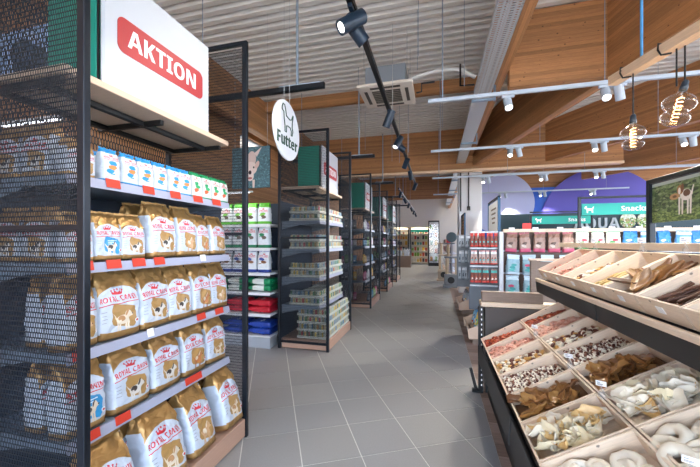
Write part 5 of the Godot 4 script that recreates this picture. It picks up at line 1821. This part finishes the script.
# ------------------------------------------------------------------ things under the roof
func build_hanging() -> void:
	# air conditioner
	var ac := thing("air_conditioner", "white ceiling cassette air conditioner with grey casing hung under the deck", "air conditioner", P(-0.75, 3.85, 5.22))
	part(ac, "panel", box(0.84, 0.045, 0.82, 0.012), hex("dcd6cf", 0.5), Vector3(0, 0.02, 0))
	part(ac, "casing", box(0.62, 0.30, 0.62, 0.01), hex("8f9aa8", 0.4, 0.4), Vector3(0, 0.19, 0))
	part(ac, "intake", box(0.44, 0.01, 0.44, 0.0), hex("3c3a38"), Vector3(0, -0.004, 0))
	for k in 7:
		part(ac, "grille_slat", box(0.44, 0.008, 0.03, 0.002), hex("8c857e"), Vector3(0, -0.012, -0.186 + 0.062 * k), rx(25))
	for s in [-1.0, 1.0]:
		part(ac, "air_slot", box(0.05, 0.01, 0.46, 0.0), hex("4a4744"), Vector3(s * 0.315, -0.003, 0))
		part(ac, "air_slot", box(0.46, 0.01, 0.05, 0.0), hex("4a4744"), Vector3(0, -0.003, s * 0.315))
		for z in [-1.0, 1.0]:
			part(ac, "hanging_rod", rod(0.55, 0.006, 6), M.steel, Vector3(s * 0.33, 0.33, z * 0.3))
	# condensate pipe and brackets
	var path := []
	for k in 13:
		var f := k / 12.0
		path.append(P(-0.42 + 0.98 * f, 4.06 + 0.06 * sin(PI * minf(1.0, f * 1.1)) - 0.22 * maxf(0.0, f - 0.8) / 0.2 * 0.6, 5.2 - 0.1 * f))
	single("condensate_pipe", "white insulated pipe arching from the air conditioner to the cable tray", "pipe", tube(path, 0.028, 10), hex("dfe3e8", 0.5), Vector3.ZERO)
	for k in 2:
		var x: float = [-0.22, 0.35][k]
		single("pipe_bracket", ["dark angled pipe bracket beside the air conditioner", "dark angled pipe bracket beside the cable tray"][k], "bracket", tube([P(x + 0.2, 3.98, 5.2), P(x, 3.98, 5.2), P(x, 3.85, 5.2), P(x - 0.08, 3.84, 5.2)] if k == 0 else [P(x, 4.15, 5.1), P(x, 3.83, 5.1), P(x + 0.2, 3.82, 5.1)], 0.014, 8), M.frame, Vector3.ZERO)
	# cable tray
	var tr := thing("cable_tray", "perforated steel cable tray running along the right beam above the aisle", "cable tray", P(0.68, 3.74, 8.5))
	var ln := 24.0
	# perforated floor: strips with slots between
	var st := begin()
	var u := 0.0
	while u < ln:
		var near: bool = u < 9.0
		var step: float = 0.036 if near else 0.4
		put_box(st, Vector3(0, 0, ln / 2 - u - step * 0.3), Vector3(0.24, 0.002, step * 0.62 if near else 0.4), 0.0)
		u += step
	for x in [-0.06, 0.0, 0.06]:
		put_box(st, Vector3(x, 0.0001, 0), Vector3(0.022, 0.002, ln), 0.0)
	var fl := part(tr, "perforated_floor", finish(st), M.steel)
	fl.set_meta("kind", "stuff")
	for s in [-1.0, 1.0]:
		part(tr, "side_rail", box(0.003, 0.07, ln, 0.0), M.steel, Vector3(s * 0.12, 0.034, 0))
	for k in 10:
		part(tr, "support_arm", box(0.34, 0.035, 0.045, 0.003), hex("8fa6bf", 0.4, 0.5), Vector3(0.03, -0.02, ln / 2 - 1.2 - 2.3 * k - 0.85))
		part(tr, "support_post", box(0.03, 0.3, 0.045, 0.003), hex("8fa6bf", 0.4, 0.5), Vector3(0.20, 0.10, ln / 2 - 1.2 - 2.3 * k - 0.85))
	part(tr, "cable", rod(ln - 1.0, 0.012, 6), hex("6a6f75"), Vector3(0.04, 0.02, ln / 2 - 0.5), rx(-90))
	part(tr, "cable", rod(ln - 1.0, 0.010, 6), M.white, Vector3(-0.02, 0.018, ln / 2 - 0.5), rx(-90))
	# grey conduit on the far beams
	single("conduit_rail", "grey conduit rail running in front of the column across the right hall", "conduit", box(6.5, 0.05, 0.06, 0.004), M.grey, P(4.0, 3.36, 9.7))
	for k in 9:
		single("drop_wire", "thin steel wire hanging from the deck over the aisle", "wire", rod([1.2, 0.9, 1.6, 1.5, 1.1, 1.3, 1.0, 1.4, 1.2][k], 0.004, 5), M.rope, P([-1.4, -0.25, -0.5, -0.8, -0.2, 0.35, -1.7, 0.1, -1.1][k], 4.79 - [1.2, 0.9, 1.6, 1.5, 1.1, 1.3, 1.0, 1.4, 1.2][k], [5.9, 4.6, 6.2, 7.4, 3.9, 4.4, 7.9, 5.6, 8.4][k]), "drop wires over the aisle")
	# batten with pendant bulbs
	var a := P(1.64, 3.05, 3.67)
	var b := P(2.30, 3.04, 1.30)
	var d := b - a
	var bt := thing("batten", "square pale timber batten with looped black pendant cords", "batten", (a + b) / 2, "", Basis(Vector3.UP, -atan2(d.z, d.x)))
	part(bt, "timber", box(d.length(), 0.085, 0.085, 0.003), M.batten)
	for s in [-1.0, 0.2, 1.0]:
		part(bt, "hanging_rope", rod(1.64, 0.011, 8), hex("4f9ad6"), Vector3(s * 0.62 - 0.30, 0.04, 0))
	for k in 4:
		var x := -1.08 + 0.36 * k
		part(bt, "cord_loop", tube([Vector3(x, 0.05, -0.05), Vector3(x, 0.05, 0.05), Vector3(x, 0.0, 0.052), Vector3(x + 0.02, -0.05, 0.045), Vector3(x + 0.05, -0.052, -0.01)], 0.007, 7), M.black)
	var spots := [[1.70, 3.45, 2.61, 0.95, 0.0], [1.842, 3.06, 2.71, 1.06, -14.0]]
	for k in 2:
		var e: Array = spots[k]
		var tl := rz(e[4])
		var q := thing("pendant_bulb", ["glowing two-lobed glass filament bulb hanging straight on a black cord", "larger glass filament bulb tilted on its cord at the right edge"][k], "pendant lamp", P(e[0], e[2], e[1]))
		var sc: float = e[3]
		part(q, "cord", rod(3.0 - e[2], 0.006, 8), M.black, Vector3(0, 0.02, 0))
		part(q, "socket", lathe([Vector2(0.0001, 0.03), Vector2(0.012, 0.03), Vector2(0.022, 0.015), Vector2(0.024, -0.015), Vector2(0.026, -0.02), Vector2(0.026, -0.05), Vector2(0.0001, -0.05)], 20), hex("27333f", 0.35), Vector3.ZERO, tl)
		if k == 1:
			part(q, "spare_cord", rod(0.34, 0.006, 8), M.black, Vector3(-0.035, 0.0, -0.03))
		var gl := []
		for i in 33:
			var f := i / 32.0
			var r: float
			if f < 0.1:
				r = lerpf(0.024, 0.03, f / 0.1)
			elif f < 0.58:
				r = 0.03 + 0.068 * pow(sin(PI * (f - 0.1) / 0.53), 0.75)
			else:
				r = 0.0
			var r2: float = 0.085 * sqrt(maxf(0.0, 1.0 - pow((f - 0.77) / 0.23, 2.0)))
			gl.append(Vector2(maxf(maxf(r, r2), 0.0005) * sc, -(0.05 + 0.255 * f) * sc))
		gl.reverse()
		var bulb := part(q, "glass_bulb", lathe(gl, 32), glass(0.07, Color(0.12, 0.11, 0.10)), Vector3.ZERO, tl)
		var fil := []
		for i in 97:
			var f := i / 96.0
			fil.append(Vector3(0.02 * cos(f * TAU * 6.0), -(0.10 + 0.17 * f) * sc, 0.02 * sin(f * TAU * 6.0)))
		part(q, "filament", tube(fil, 0.0022, 6), glow(Color(1.0, 0.80, 0.56), 4.5), Vector3.ZERO, tl)
		part(q, "filament_stem", rod(0.05, 0.006, 8), M.acrylic, tl * Vector3(0, -0.10 * sc, 0), tl)
		var om := OmniLight3D.new()
		om.name = "bulb_light"
		om.light_color = Color(1.0, 0.80, 0.56)
		om.light_energy = 0.04
		om.omni_range = 20.0
		om.omni_attenuation = 2.0
		om.light_size = 0.03
		om.shadow_enabled = true
		q.add_child(om)
		om.position = tl * Vector3(0, -0.17 * sc, 0)
